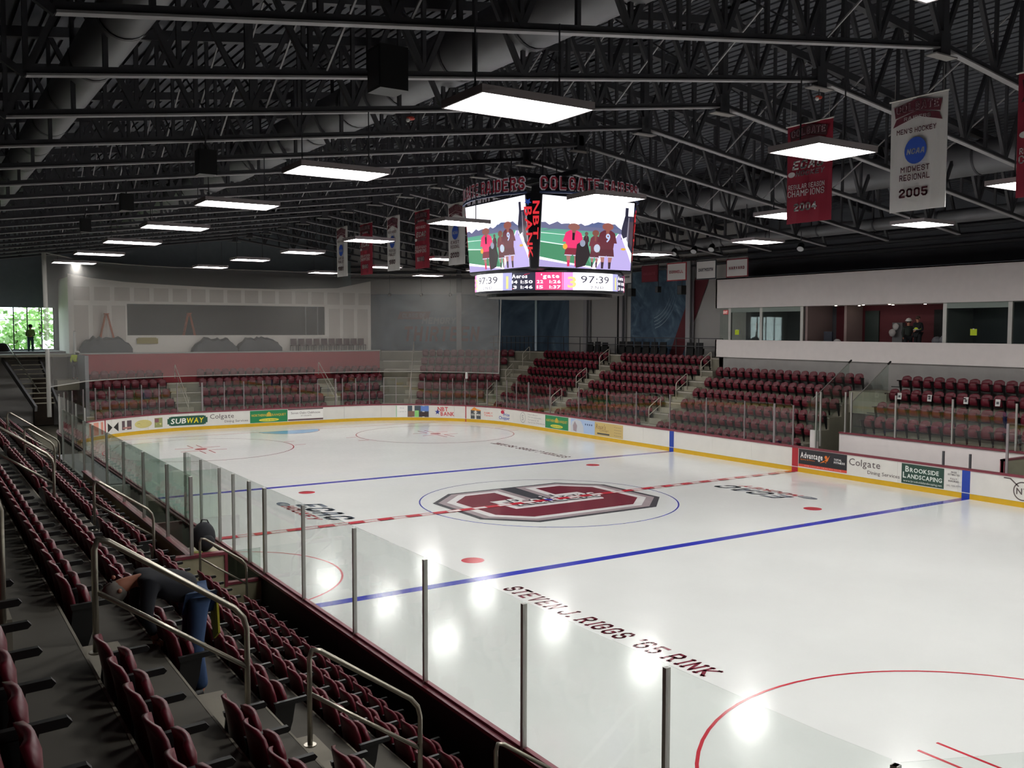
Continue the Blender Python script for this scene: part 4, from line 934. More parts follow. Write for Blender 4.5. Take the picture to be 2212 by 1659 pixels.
# lit ring
RG = 2.6; CAZ = math.atan2(CAM.y, CAM.x)
m = M()
for z0, z1, r0 in ((7.28, 7.36, RG - .02), (7.93, 8.0, RG - .02)): m.tube([(0, 0, z0), (0, 0, z1)], r0 + .03, 48)
m.tube([(0, 0, 7.36), (0, 0, 7.93)], RG - .03, 48); m.tube([(0, 0, 7.17), (0, 0, 7.28)], 2.2, 40); m.build('ring_cabinet', SBK, sb)
def Rg(x, y, k=0):       # x in degrees to the right as seen by the camera
    a = CAZ + math.radians(x); R = RG + .012 + .003 * k; return (R * math.cos(a), R * math.sin(a), 7.36 + y * .57)
def rseg(m, h, a, b, y0=0, y1=1, k=0, e=1.3):
    m.use(pm(h, emit=e)); n = max(1, int(abs(b - a) / 4))
    for i in range(n): p, q = a + (b - a) * i / n, a + (b - a) * (i + 1) / n; m.add([Rg(p, y0, k), Rg(q, y0, k), Rg(q, y1, k), Rg(p, y1, k)], [(0, 1, 2, 3)])
for j, off in enumerate((0, 90, 180, 270)):
    m = M(); R1 = lambda k: (lambda x, y: Rg(x + off, y, k))
    rseg(m, 'e8407c', off - 10, off + 10); rseg(m, 'e89adf', off + 9, off + 17); rseg(m, 'fbf8ff', off + 17, off + 56, e=1.7); rseg(m, 'a9a8d8', off + 54, off + 62, k=1)
    rseg(m, '23224a', off + 61, off + 80, e=.6); m.use(pm('e03058', emit=.8)); m.flat([(60, .05), (63, .05), (76, .95), (72, .9)], R1(1)); m.use(pm('fff6ff', emit=1.8))
    m.text("'gate", R1(2), 'bold', (-6, .68, 7, .9)); m.text('22', R1(2), 'bold', (-9, .38, -4.5, .55)); m.text('1:26', R1(2), 'bold', (0, .38, 8, .55)); m.text('15', R1(2), 'bold', (-9, .08, -4.5, .25)); m.text('1:37', R1(2), 'bold', (0, .08, 8, .25))
    m.text('Aeros', R1(2), 'bold', (62, .68, 74, .9)); m.text('14', R1(2), 'bold', (62, .38, 66.5, .55)); m.text('1:50', R1(2), 'bold', (69, .38, 78, .55)); m.text('3', R1(2), 'bold', (63, .08, 66, .25)); m.text('1:46', R1(2), 'bold', (69, .08, 78, .25))
    m.use(pm('e9e08a', emit=1.2)); m.text('3', R1(2), 'bold', (13, .15, 19.5, .75)); m.text('1', R1(2), 'bold', (57, .1, 59, .8)); m.use(pm('2a2850', emit=.5)); m.text('97:39', R1(2), 'sans', (23, .42, 49, .82)); m.text('2 N D', R1(2), 'sans', (31, .1, 43, .25))
    m.build('ribbon_display', None, sb)
m = M()
for a in range(4):
    x, y = 1.5 * math.cos(PI / 4 + a * PI / 2), 1.5 * math.sin(PI / 4 + a * PI / 2); m.bar((x, y, 10.4), (x * .9, y * .9, cz(x) + .1), .03)
m.build('hoist_cable', DARKSTEEL, sb); m = M(); m.box(-1.7, 1.7, -.06, .06, 11.3, 11.45); m.box(-.06, .06, -1.7, 1.7, 11.3, 11.45); m.box(-.5, .5, -.4, .4, 10.46, 11.1); m.build('hoist_frame', DARKSTEEL, sb)

# ------------------------------------------------------------ far wall dressing
m = M(); m.box(21.93, 22, 28.8, 32.9, 4.2, 9.0); d = (c2 - c1).normalized(); q0, q1 = c1 + d * .0, c2
m.prism([tuple(q0), tuple(q1), tuple(q1 - EN * .07), tuple(q0 - EN * .07)], 4.2, 8.78)
t = thing('wall_mural', 'dark blue misty photo mural with the word THIRTEEN behind the net', 'mural', (21.9, 30, 4.2)); m.build('mural_sheet', MURAL, t)
def fac(x, y, k=0):     # x measured to the right along the angled wall
    p = EN * (ce - .075 - .006 * k) + ET * x; return (p.x, p.y, y)
m = M().use(pm('6a3842', rough=.8)); m.text('THIRTEEN', lambda x, y: fac(x, y, 1), 'fat', (-9.75, 5.15, -3.9, 6.3), shear=.15); m.use(pm('7e8690', rough=.8)); m.text('MEMORY', lambda x, y: fac(x, y, 1), 'fat', (-8.3, 6.5, -5.7, 7.0), shear=.15)
m.use(pm('643a44', rough=.8)); m.flat([(-10.2, 6.85), (-7.8, 6.85), (-7.6, 7.45), (-10.0, 7.45)], lambda x, y: fac(x, y, 1)); m.use(pm('7b737c', rough=.8)); m.text('CLASS OF', lambda x, y: fac(x, y, 2), 'block', (-9.8, 6.98, -8.0, 7.3)); m.build('lettering', None, t)
t = thing('wall_mural', 'pale blue photo mural of swirling cloth between two white columns', 'mural', (21.9, 18, 4.2)); m = M(); m.box(21.93, 22, 16.3, 21.7, 4.2, 9.9); m.build('mural_sheet', MURAL2, t)
m = M(); m.slab([(21.93, 14.1, 9.8), (21.93, 15.3, 9.8), (21.93, 17.9, 4.4), (21.93, 16.7, 4.4)], (-.01, 0, 0), 1); m.build('maroon_stripe', MAROONW, t)
m = M().use(pm('8fa0ab', rough=.8))
for i in range(4):
    for j in range(10):
        a0, a1 = .2 + j * .13, .2 + (j + 1) * .13; R = 2.4 + i * .22
        m.add([(21.925, 19.8 - R * math.sin(a) * .9, 9.2 - r * math.cos(a)) for a, r in ((a0, R), (a1, R), (a1, R + .05), (a0, R + .05))], [(0, 1, 2, 3)])
m.build('mural_swirl', None, t)
def column(x, y, wd, label, z0=4.3, z1=10.3, mt=None):
    t = thing('steel_column', label, 'column', (x, y, z0)); mt = mt or WHITE; m = M(); m.box(x - .04, x + .04, y - wd / 2, y + wd / 2, z0, z1); m.build('flange', mt, t)
    m = M(); m.box(x + .04, x + .26, y - .02, y + .02, z0, z1); m.build('web', WALLG, t); m = M(); m.box(x + .26, x + .33, y - wd / 2, y + wd / 2, z0, z1); m.build('flange', mt, t)
COLM = mat('column_paint', '9a989b', .6)
column(21.5, 26.2, .34, 'white steel column on the plain wall left of the thin pipe', mt=COLM)
column(21.5, 15.75, .36, 'white steel column right of the pale mural', mt=COLM)
column(21.55, 22.25, .24, 'slim white column with dark pipe left of the pale mural', mt=COLM)
t = thing('drain_pipe', 'dark vertical pipe beside the slim white column', 'pipe', (21.6, 22.65, 4.3)); m = M(); m.tube([(21.6, 22.65, 4.3), (21.6, 22.65, 9.6)], .06, 8); m.build('pipe', BLK, t)
p = EN * (ce - .5) + ET * (-5.4); t = thing('steel_column', 'white steel column standing in front of the mural lettering', 'column', (p.x, p.y, 4.3))
m = M(); q = [p + ET * a * .19 + EN * b * .05 for a, b in ((-1, -1), (1, -1), (1, 1), (-1, 1))]; m.prism([tuple(v) for v in q], 4.2, 8.9); m.build('flange', COLM, t); m = M(); m.prism([tuple(v) for v in q], 8.9, 10.8); m.build('upper_flange', WALLD, t)
# plain dark band and girts on the upper wall
for z in (9.95, 10.35, 10.8):
    m = M(); m.box(21.7, 22, -14, 32.5, z, z + .12); struct('trim_2', m, DARKSTEEL, 'dark girt on the upper far wall')
    m = M(); qa, qb = c1 - EN * .0, c2; m.prism([tuple(qa), tuple(qb), tuple(qb - EN * .25), tuple(qa - EN * .25)], z, z + .12); struct('trim_3', m, DARKSTEEL, 'dark girt on the upper corner wall')
m = M(); m.box(21.9, 22, -38, 11.3, 8.6, 14.5); struct('trim_4', m, WALLD, 'dark upper wall above the press box')
# walkway railing with dark stacked chairs behind the top row
t = thing('guard_rail', 'thin dark guard rail along the walkway above the middle block', 'railing', (20.3, 11.6, 4.45))
for a, b in (((20.3, 11.6), (20.3, 31.0)), ((20.3, 31.0), tuple(EN * eC(20.3) + ET * -3))):
    n = 10
    for z in (5.1, 5.57): m = M(); m.bar((*a, z), (*b, z), .045); m.build('rail_bar', DARKSTEEL, t)
    for i in range(n):
        x, y = a[0] + (b[0] - a[0]) * i / n, a[1] + (b[1] - a[1]) * i / n; m = M(); m.bar((x, y, 4.4), (x, y, 5.57), .04); m.build('baluster', DARKSTEEL, t)
for i, (y, hh) in enumerate([(24.4, .75), (23.6, .8), (22.8, .75), (21.0, .85), (20.2, .85), (19.4, .85), (18.6, .85), (17.8, .85), (17.0, .85), (14.6, .85), (13.8, .85)]):
    t = thing('folded_chair', 'black folded chair leaning on the walkway rail, %s from the left' % ORD[i], 'chair', (20.6, y, 4.45), 'black chairs on the walkway')
    m = M(); m.slab([(20.55, y - .3, 4.46), (20.55, y + .3, 4.46), (20.62, y + .28, 4.46 + hh), (20.62, y - .28, 4.46 + hh)], (.05, 0, 0), 1); m.build('back_panel', BLK, t)
    m = M(); m.slab([(20.68, y - .26, 4.6), (20.68, y + .26, 4.6), (20.74, y + .24, 4.95), (20.74, y - .24, 4.95)], (.05, 0, 0), 1); m.build('seat', BLACKP, t)

# ------------------------------------------------------------ press box
PX = 19.6
pb = sroot('press_box', 'white banded press box above the far seats', (PX, 11.5, 4.5))
def pbp(name, b, mt): m = M(); m.box(*b); return m.build(name, mt, pb)
pbp('upper_fascia', (PX, PX + .2, -15, 11.5, 7.3, 8.95), FASCIA); pbp('fascia_return', (PX, 22, 11.4, 11.5, 7.3, 8.95), FASCIA); pbp('lower_fascia', (PX, PX + .15, -15, 11.5, 4.55, 5.52), FASCIA); pbp('fascia_return', (PX, 22, 11.4, 11.5, 4.55, 5.52), FASCIA)
pbp('concrete_wall', (19.75, 20, -15, 11.3, 0, 4.55), CONCW); pbp('concrete_wall', (19.75, 22, 11.0, 11.3, 3.7, 4.55), CONCW)
pbp('floor_slab', (PX + .15, 22, -15, 11.4, 4.75, 4.95), CONC); pbp('soffit', (PX + .2, 22, -15, 11.4, 7.32, 7.4), FASCIA); pbp('roof_slab', (PX, 22, -15, 11.5, 8.9, 8.98), WALLD)
pbp('back_wall', (21.85, 21.95, -2.5, 5.0, 4.95, 7.32), MAROONW); pbp('back_wall', (21.85, 21.95, 5.0, 11.3, 4.95, 7.32), WALLD); pbp('back_wall', (21.85, 21.95, -15, -2.5, 4.95, 7.32), WALLD)
PW = mat('partition_paint', '8d7977', .7)
pbp('partition', (PX + .3, 21.9, 5.25, 5.4, 4.95, 7.32), PW); pbp('partition', (PX + 1.0, 21.9, 3.4, 3.55, 4.95, 7.32), PW); pbp('partition', (PX + .3, 21.9, -2.5, -2.35, 4.95, 7.32), WALLG); pbp('partition', (PX + .3, 21.9, 8.25, 8.35, 4.95, 7.32), WALLG)
pbp('inner_door', (21.78, 21.85, 2.4, 3.2, 4.95, 7.05), mat('door_dark', '22312d', .5)); pbp('inner_door', (21.78, 21.85, -1.9, -.6, 4.95, 7.05), BLK); pbp('grey_cabinet', (21.6, 21.84, .95, 1.5, 4.95, 6.45), WALLG)
for y in (10.6, 8.3, 5.55, -2.4, -5.35): pbp('mullion', (PX + .2, PX + .32, y - .09, y + .09, 5.5, 7.3), ALU)
for a, b in ((10.6, 8.3), (8.3, 5.55), (-2.4, -5.35)): pbp('head_rail', (PX + .2, PX + .3, min(a, b) + .09, max(a, b) - .09, 7.05, 7.3), mat('head_frame', '7f8a84', .5))
for a, b in ((11.38, 10.65), (10.5, 8.4), (8.2, 5.65), (-2.5, -5.25), (-5.45, -9)): pbp('glass_pane', (PX + .24, PX + .255, min(a, b), max(a, b), 5.0, 7.3), GGLASS)
pbp('door_handle', (PX + .2, PX + .23, 8.6, 8.66, 6.1, 6.45), ALU)
DL = mat('downlight', 'fff4dc', emit=14)
for i, (x, y) in enumerate(((20.0, 3.6), (20.0, 2.0), (20.0, .55), (20.9, 2.9), (20.9, 1.0), (20.9, -.7))):
    t = thing('downlight', 'tiny round downlight in the press box soffit, %s' % ('front left,front middle,front right,rear left,rear middle,rear right'.split(',')[i]), 'ceiling light', (x, y, 7.3), 'press box downlights')
    m = M(); m.tube([(x, y, 7.30), (x, y, 7.325)], .08, 12); m.build('trim_ring', WHITE, t); m = M(); m.tube([(x, y, 7.285), (x, y, 7.3)], .055, 12); m.build('lens', DL, t)
YP = mat('lime_paper', 'c6dc2a', .7)
for y, z, lab in ((10.05, 5.95, 'small lime paper notice on the left press box door'), (-3.75, 6.0, 'lime paper notice on the right press box glass')):
    t = thing('paper_notice', lab, 'notice', (PX + .22, y, z)); m = M(); m.box(PX + .222, PX + .228, y - .15, y + .15, z - .14, z + .14); m.build('sheet', YP, t); m = M(); m.box(PX + .214, PX + .222, y - .04, y + .04, z + .11, z + .16); m.build('tape_strip', WHITE, t)
m = M(); t = thing('exit_sign', 'small red lit exit sign at the left end of the press box', 'sign', (19.9, 11.0, 7.05)); m.use(pm('d2454a', emit=.5)); m.box(19.9, 19.95, 10.85, 11.2, 6.95, 7.2); m.build('sign_body', None, t); m = M(); m.use(pm('ffe6e0', emit=.8)); m.text('EXIT', lambda x, y: (19.89, 11.17 - x, 7.0 + y), 'bold', (0, 0, .3, .14)); m.build('lettering', None, t)
t = thing('office_chair', 'dark office chair with its back to the press box ledge', 'chair', (20.3, 4.25, 4.95)); m = M(); m.box(20.25, 20.32, 4.0, 4.5, 5.4, 6.0); m.build('backrest', mat('chair_navy', '1d2233', .6), t); m = M(); m.box(20.32, 20.75, 4.02, 4.48, 5.35, 5.43); m.build('seat', mat('chair_navy', '1d2233'), t); m = M(); m.tube([(20.5, 4.25, 4.95), (20.5, 4.25, 5.36)], .03, 8); m.box(20.25, 20.75, 4.22, 4.28, 4.95, 5.0); m.box(20.47, 20.53, 4.0, 4.5, 4.95, 5.0); m.build('base', BLACKP, t)
PLAS = mat('white_plastic_bag', 'b9b4b4', .4, noise=.1)
def lumps(name, label, cat, blobs, mt, part='sheet', group=None):
    t = thing(name, label, cat, (blobs[0][0], blobs[0][1], blobs[0][2]), group)
    for i, (x, y, z, r, s) in enumerate(blobs):
        m = M(); m.ball((x, y, z), r, 12, 8, s); rn = random.Random(i + int(x * 7)); m.v = [(a + rn.uniform(-.04, .04) * r * 2, b + rn.uniform(-.04, .04) * r * 2, c + rn.uniform(-.03, .03) * r) for a, b, c in m.v]; m.build(part, mt, t, True)
    return t
lumps('plastic_bag', 'white plastic bag lying on the press box ledge by the office chair', 'bag', [(20.1, 3.55, 5.52, .12, (1, 1.6, 1))], PLAS, 'bag_body')
lumps('plastic_bag', 'pale plastic bags heaped at the right of the open press box', 'bag', [(20.3, -1.75, 5.6, .2, (1, 1.2, 1)), (20.3, -2.05, 5.62, .2, (1, .9, 1.1))], mat('grey_bag', '6f7076', .4), 'bag_body')
lumps('hanging_bag', 'two crumpled white bags hanging by the grey cabinet in the press box', 'bag', [(21.45, 1.2, 6.25, .17, (.5, 1, 1)), (21.4, 1.35, 5.95, .19, (.5, 1, 1))], PLAS, 'bag_body')
# concrete lintel and glass balustrades of the tunnel
m = M(); m.box(17.7, 19.75, -1.05, .95, 2.25, 3.25); struct('trim_5', m, CONC2, 'pale concrete lintel over the tunnel')
for y, lab in ((1.0, 'slanted clear glass balustrade on the left side of the tunnel'), (-1.08, 'slanted clear glass balustrade on the right side of the tunnel')):
    t = thing('glass_balustrade', lab, 'balustrade', (15.2, y, 1.2))
    for a, b in ((15.2, 16.0), (16.03, 16.9), (16.93, 17.75)):
        g = lambda x: 1.6 + .646 * (x - 14.0) ; m = M(); m.slab([(a, y, g(a) - 1.1), (b, y, g(b) - 1.1), (b, y, g(b) + .55), (a, y, g(a) + .55)], (0, .015, 0), 1); m.build('glass_pane', GGLASS, t)
    m = M(); m.bar((15.2, y + .007, 2.93), (17.8, y + .007, 4.61), .025, .03); m.build('top_trim', ALU, t); m = M(); m.bar((17.7, y + .007, 4.55), (17.9, y + .007, 4.68), .06, .06); m.build('end_cap', BLK, t)
# players bench behind the far boards
pw = sroot('bench_wall', 'white wall with maroon cap behind the players bench', (14.95, -.6, 0))
m = M(); m.box(14.95, 15.1, -8.9, -.7, 0, 1.6); m.build('wall_panel', FASCIA, pw); m = M(); m.box(14.9, 15.15, -8.9, -.7, 1.6, 1.66); m.build('cap_rail', CAPM, pw)
m = M(); m.box(13.1, 14.95, -9.05, -8.95, 0, 1.5); m.build('end_wall', BEIGE, pw); m = M(); m.box(13.1, 13.3, -9.08, -8.92, .0, 1.56); m.build('end_post', CAPM, pw); m = M(); m.box(13.1, 14.95, -9.08, -8.92, 1.5, 1.56); m.build('cap_rail', CAPM, pw)
tg = thing('tunnel_gate', 'white gate panels closing the tunnel mouth by the red stripe', 'gate', (14.55, 0, 0)); m = M(); m.box(14.5, 14.6, .12, .5, 0, 1.66); m.build('gate_panel', FASCIA, tg); m = M(); m.box(14.5, 14.6, -.6, .1, 0, .85); m.build('gate_panel', FASCIA, tg)
m = M(); m.box(13.1, 14.9, -8.9, -.7, -.06, .2); m.build('bench_floor', BLK, pw)
t = thing('bench_glass', 'tall clear panes and posts behind the players bench', 'safety glass', (15.0, -.7, 1.66))
ys = [-.95, -1.25, -3.4, -5.9, -8.4, -8.75]
for i, y in enumerate(ys):
    m = M(); m.box(14.98, 15.04, y - .03, y + .03, 1.66, 3.4); m.build('post', ALU, t)
    if i < 5 and ys[i] - ys[i + 1] > .5: m = M(); m.box(15.0, 15.012, ys[i + 1] + .03, y - .03, 1.68, 3.42 - (.35 if i > 0 else 0)); m.build('glass_pane', GLASS, t)
t = thing('tunnel_glass', 'pair of tall posts with glass at the tunnel mouth', 'safety glass', (14.5, .05, 0))
for y in (.1, -.12): m = M(); m.box(14.38, 14.44, y - .03, y + .03, .9 if y > 0 else 1.0, 3.38); m.build('post', ALU, t)
m = M(); m.box(14.4, 14.412, -.09, .07, 1.2, 3.35); m.build('glass_pane', GGLASS, t); m = M(); m.box(14.4, 14.412, .13, .62, 1.7, 3.1); m.build('glass_pane', GGLASS, t)
for y, lab in ((-6.81, 'short dark post stub on the bench boards, left one'), (-7.85, 'short dark post stub on the bench boards beside the blue stripe')):
    t = thing('post_stub', lab, 'post', (13.05, y, 1.07)); m = M(); m.box(13.02, 13.08, y - .035, y + .035, 1.07, 1.62); m.build('post', DARKSTEEL, t); m = M(); m.box(13.0, 13.1, y - .06, y + .06, 1.07, 1.09); m.build('base_plate', DARKSTEEL, t)
glass_run('clear panes beyond the bench at the right edge of the photo', [TOTAL - 14.0, TOTAL - 11.6, TOTAL - 9.2], wide=(2,))
t = thing('bucket', 'white bucket hung on a seat', 'x')
bpy.data.objects.remove(t)
for i, y in enumerate((-1.65, -3.1, -4.75, -6.1)):
    x = 18.0 - .25; z = 3.05; t = thing('paper_sign', 'small white paper on a high seat, %s from the tunnel' % ORD[i], 'notice', (x, y, z), 'papers on the seats')
    m = M(); m.slab([(x, y - .1, z - .02), (x, y + .1, z - .02), (x + .03, y + .1, z + .26), (x + .03, y - .1, z + .26)], (.006, 0, 0), 1); m.build('sheet', pm('d9d5d3'), t); m = M(); m.slab([(x + .008, y - .05, z + .06), (x + .008, y + .05, z + .06), (x + .02, y + .05, z + .16), (x + .02, y - .05, z + .16)], (-.01, 0, 0), 1); m.build('print_block', pm('55555a'), t)

# ------------------------------------------------------------ end zone: red wall, platform, white suite
m = M(); m.box(-26, 10.1, 36.12, 42, 4.35, 4.5); struct('trim_6', m, CONC, 'platform behind the red wall')
m = M(); m.box(-10.15, 10.1, 36.0, 36.12, 2.3, 4.48); struct('wall_front', m, REDW, 'long plain red wall above the end seats')
m = M(); m.box(-10.2, 10.15, 35.96, 36.18, 4.48, 4.56); struct('trim_7', m, WALLW, 'pale ledge on top of the red wall')
m = M(); m.box(-26, -10.2, 39.0, 39.15, -.1, 4.5); struct('wall_back', m, WALLW, 'pale wall under the window at far left')
m = M(); m.box(-26, -10.2, 38.9, 42, 4.4, 4.62); struct('trim_8', m, WALLG, 'grey edge of the upper floor under the window')
m = M(); m.box(-12.45, -11.35, 38.3, 39.0, 0, 2.9); m.box(-11.6, -11.35, 38.3, 39.0, 2.9, 4.4); struct('door_1', m, mat('brown_door', '3a2c22', .7, noise=.2), 'brown doorway below the window')
m = M(); m.box(-10.4, -10.2, 32, 39, 0, 4.5); struct('trim_9', m, WALLG, 'grey end wall of the end seats')
su = sroot('suite', 'white drywalled suite with a long dark opening', (0, 37.4, 4.5))
tops = [(-10.5, 9.5), (-9.2, 9.28), (-7.2, 9.08), (-5, 8.98), (-1, 8.86), (3, 8.86), (7.4, 9.05), (10.0, 9.62)]
DW = mat('drywall', 'd3cbc3', .85, noise=.03); DT = mat('drywall_tape', 'f0eae2', .85)
def wallpoly(x0, x1, z0, top, name='wall_sheet'):
    xs = [x0] + [x for x, _ in tops if x0 < x < x1] + [x1]
    def tz(x):
        for (a, za), (b, zb) in zip(tops, tops[1:]):
            if a <= x <= b: return za + (zb - za) * (x - a) / (b - a)
        return top
    pts = [(x0, 37.3, z0), (x1, 37.3, z0)] + [(x, 37.3, tz(x) if top is None else top) for x in reversed(xs)]
    m = M(); m.slab(pts, (0, .12, 0), 1); m.build(name, DT, su)
wallpoly(-10.5, 10.0, 7.68, None); wallpoly(-10.5, -7.05, 4.5, 7.68); wallpoly(6.4, 10.0, 4.5, 7.68); wallpoly(-7.05, 6.4, 4.5, 5.65)
for i in range(17):
    x = -10.3 + i * 1.2; m = M(); m.box(x + .12, x + 1.04, 37.285, 37.3, 7.85, 8.72); m.build('drywall_panel', DW, su)
for x in (-10.3, -9.2, -8.1, 6.6, 7.7, 8.8): m = M(); m.box(x + .12, x + .95, 37.285, 37.3, 4.6, 7.55); m.build('drywall_panel', DW, su)
m = M(); m.box(-10.5, -10.38, 37.42, 41.9, 4.5, 9.3); m.box(9.9, 10.0, 37.42, 41.9, 4.5, 9.4); m.build('side_wall', DT, su)
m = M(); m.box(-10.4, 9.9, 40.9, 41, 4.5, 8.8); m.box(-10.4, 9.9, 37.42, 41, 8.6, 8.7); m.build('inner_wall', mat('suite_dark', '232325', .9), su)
m = M(); m.box(5.0, 5.06, 37.5, 37.56, 5.65, 7.68); m.box(5.9, 5.96, 37.5, 37.56, 5.65, 7.68); m.build('stud', WALLG, su)
SHEET = mat('grey_dust_sheet', '4c4d50', .8, noise=.15)
def draped(x0, x1, h, n, label, rnds=3):
    t = thing('covered_furniture', label, 'covered furniture', ((x0 + x1) / 2, 36.75, 4.5)); m = M(); N_ = 16; rn = random.Random(int(x0 * 10)); vs = []; fs = []
    for i in range(N_ + 1):
        u = i / N_; x = x0 + (x1 - x0) * u; hh = h * (min(1, 4.5 * u, 4.5 * (1 - u)) * .5 + .5) * (1 + rn.uniform(-.1, .1)) if 0 < i < N_ else .35 * h
        for y, z in ((36.45, .0), (36.5, .85), (36.8, 1), (37.15, .9), (37.2, 0)): vs.append((x + rn.uniform(-.05, .05), y, 4.5 + hh * z))
    for i in range(N_):
        for j in range(4): a = i * 5 + j; fs.append((a, a + 5, a + 6, a + 1))
    fs += [(0, 1, 2, 3, 4), tuple(N_ * 5 + 4 - j for j in range(5))]; m.add(vs, fs); m.build('dust_sheet', SHEET, t)
    m = M(); m.box(x0 + .1, x1 - .1, 36.55, 37.1, 4.5, 4.5 + h * .4); m.build('furniture_body', WALLD, t)
draped(-10.0, -6.9, 1.05, 3, 'grey dust sheet over a tall heap left behind the red wall'); draped(-3.1, -.2, .95, 3, 'grey dust sheet heaped below the middle of the suite opening'); draped(-.1, 2.9, 1.0, 3, 'dark grey sheet over furniture right of the middle heap')
t = thing('yellow_pad', 'yellow pad lying on the counter of the suite', 'pad', (-6, 37.2, 5.65)); m = M(); m.box(-6.5, -5.2, 37.15, 37.28, 5.1, 5.45); m.build('pad_body', mat('mustard', '9a8a4c', .8), t); m = M(); m.box(-6.4, -5.3, 37.2, 37.28, 5.45, 5.5); m.build('pad_flap', mat('mustard', '9a8a4c'), t)
for i in range(10):
    x = 3.9 + i * .57; t = thing('stacking_chair', 'maroon chair in the line right of the heaps, %s from the left' % ORD[i], 'chair', (x, 36.8, 4.5), 'maroon chairs behind the red wall')
    m = M(); m.box(x - .22, x + .22, 36.9, 36.95, 4.9, 5.4); m.build('backrest', mat('chair_dull_maroon', '4b2c32', .7), t); m = M(); m.box(x - .22, x + .22, 36.5, 36.9, 4.9, 4.96); m.build('seat', mat('chair_dull_maroon', '4b2c32'), t); m = M()
    for a in (-.2, .2):
        for b in (36.52, 36.92): m.bar((x + a, b, 4.5), (x + a, b, 4.9), .03)
    m.build('legs_frame', BLACKP, t)
ORG = mat('ladder_orange', 'a8522c', .6)
def ladder(x, y, h, label):
    t = thing('stepladder', label, 'ladder', (x, y, 4.5))
    for e in (-1, 1):
        m = M(); m.bar((x + e * .0 - .62, y + e * .22, 4.5), (x - .06, y + e * .14, 4.5 + h), .07); m.build('side_rail', ORG, t); m = M(); m.bar((x + .62, y + e * .22, 4.5), (x + .06, y + e * .14, 4.5 + h), .06); m.build('rear_leg', ORG, t)
    for i in range(1, 7): f_ = i / 7.5; m = M(); m.bar((x - .62 + .56 * f_, y - .2, 4.5 + h * f_), (x - .62 + .56 * f_, y + .2, 4.5 + h * f_), .06, .03); m.build('tread', ORG, t)
    m = M(); m.box(x - .14, x + .14, y - .18, y + .18, 4.5 + h, 4.55 + h); m.build('top_cap', ORG, t)
ladder(-8.35, 36.98, 2.5, 'orange stepladder against the white suite wall at left'); ladder(-2.85, 38.6, 2.6, 'orange stepladder inside the dark suite opening')

# ------------------------------------------------------------ safety net behind the goal
t = thing('safety_net', 'huge pale see-through net hung behind the far goal', 'net', (12.97, 24, 9.8))
pts = [path(23.9, .1)[0]] + [path(24.5 + i * 1.6, .1)[0] for i in range(18)] + [Vector((-13.35, 23.0))]
m = M(); n = len(pts); NB = 3.25
for i in range(n - 1):
    a, b = pts[i], pts[i + 1]; m.add([(a.x, a.y, NB), (b.x, b.y, NB), (b.x, b.y, 9.7), (a.x, a.y, 9.7)], [(0, 1, 2, 3)])
m.build('net_mesh', NET, t)
m = M(); m.tube([(p.x, p.y, NB) for p in pts], .03, 6); m.build('bottom_cord', NET2, t); m = M(); m.tube([(p.x, p.y, 9.7) for p in pts], .03, 6); m.build('top_cord', NET2, t)
m = M(); m.tube([(pts[0].x, pts[0].y, NB), (pts[0].x + .15, pts[0].y - .1, 9.7)], .035, 6); m.build('edge_cord', NET2, t)
m = M(); m.tube([(pts[-1].x, pts[-1].y, 1.8), (pts[-1].x - .02, pts[-1].y, 5), (pts[-1].x - .07, pts[-1].y, 9.7)], .1, 8); m.build('gathered_edge', NET3, t)
t = thing('net_clamp', 'small white clamp at the lower edge of the net above the goal line stripe', 'clamp', (11.3, 28, 3.2)); p = path(26.5, .1)[0]; m = M(); m.cb((p.x, p.y, 3.05), (.12, .12, .42)); m.build('clamp_body', WHITE, t); m = M(); m.tube([(p.x, p.y, 2.6), (p.x, p.y, 2.85)], .02, 6); m.build('clamp_hook', ALU, t)

# ------------------------------------------------------------ players box on the near side
nb = sroot('players_box', 'beige walled players box behind the near boards', (-13.2, -8.4, 0))
def nbp(name, b, mt): m = M(); m.box(*b); return m.build(name, mt, nb)
nbp('cross_wall', (-14.75, -13.82, -8.42, -8.34, 0, 1.56), BEIGE); nbp('cross_wall', (-13.82, -13.1, -8.42, -8.34, 0, .95), BEIGE); nbp('cap_rail', (-14.8, -13.78, -8.46, -8.3, 1.56, 1.62), CAPM); nbp('window_frame', (-13.84, -13.78, -8.45, -8.31, .9, 1.62), CAPM); nbp('window_frame', (-13.78, -13.1, -8.45, -8.31, .93, .98), CAPM); nbp('window_glass', (-13.78, -13.1, -8.39, -8.375, .98, 1.6), GGLASS)
nbp('rear_wall', (-14.52, -14.42, -8.34, 4.8, 0, 1.56), BEIGE); nbp('cap_rail', (-14.56, -14.38, -8.34, 4.8, 1.56, 1.62), CAPM); nbp('box_floor', (-14.42, -13.12, -8.34, 4.8, -.06, .25), CONC); nbp('counter', (-14.42, -13.85, -8.3, -7.5, 1.5, 1.57), BEIGE)
nbp('side_wall', (-14.42, -13.15, 4.7, 4.85, 0, 1.06), WALLW); nbp('side_wall', (-14.2, -13.2, 5.2, 13.8, 0, 1.06), WALLG); nbp('side_wall', (-14.42, -13.15, -2.1, -1.98, 0, 1.06), CAPM)
t = thing('box_glass', 'green-tinted glass panes with posts on the rear wall of the players box', 'safety glass', (-14.47, -8.4, 1.62))
ys = [-8.4, -6.4, -4.0, -1.6, .8, 3.2, 4.8, 7.2, 9.6]
for i, y in enumerate(ys):
    m = M(); m.box(-14.5, -14.44, y - .035, y + .035, 1.6 if y < 5 else 1.0, 3.18); m.build('post', ALU, t)
    if i < len(ys) - 1: m = M(); m.box(-14.476, -14.464, y + .04, ys[i + 1] - .04, 1.64 if y < 4.7 else 1.0, 3.2); m.build('glass_pane', GGLASS, t)
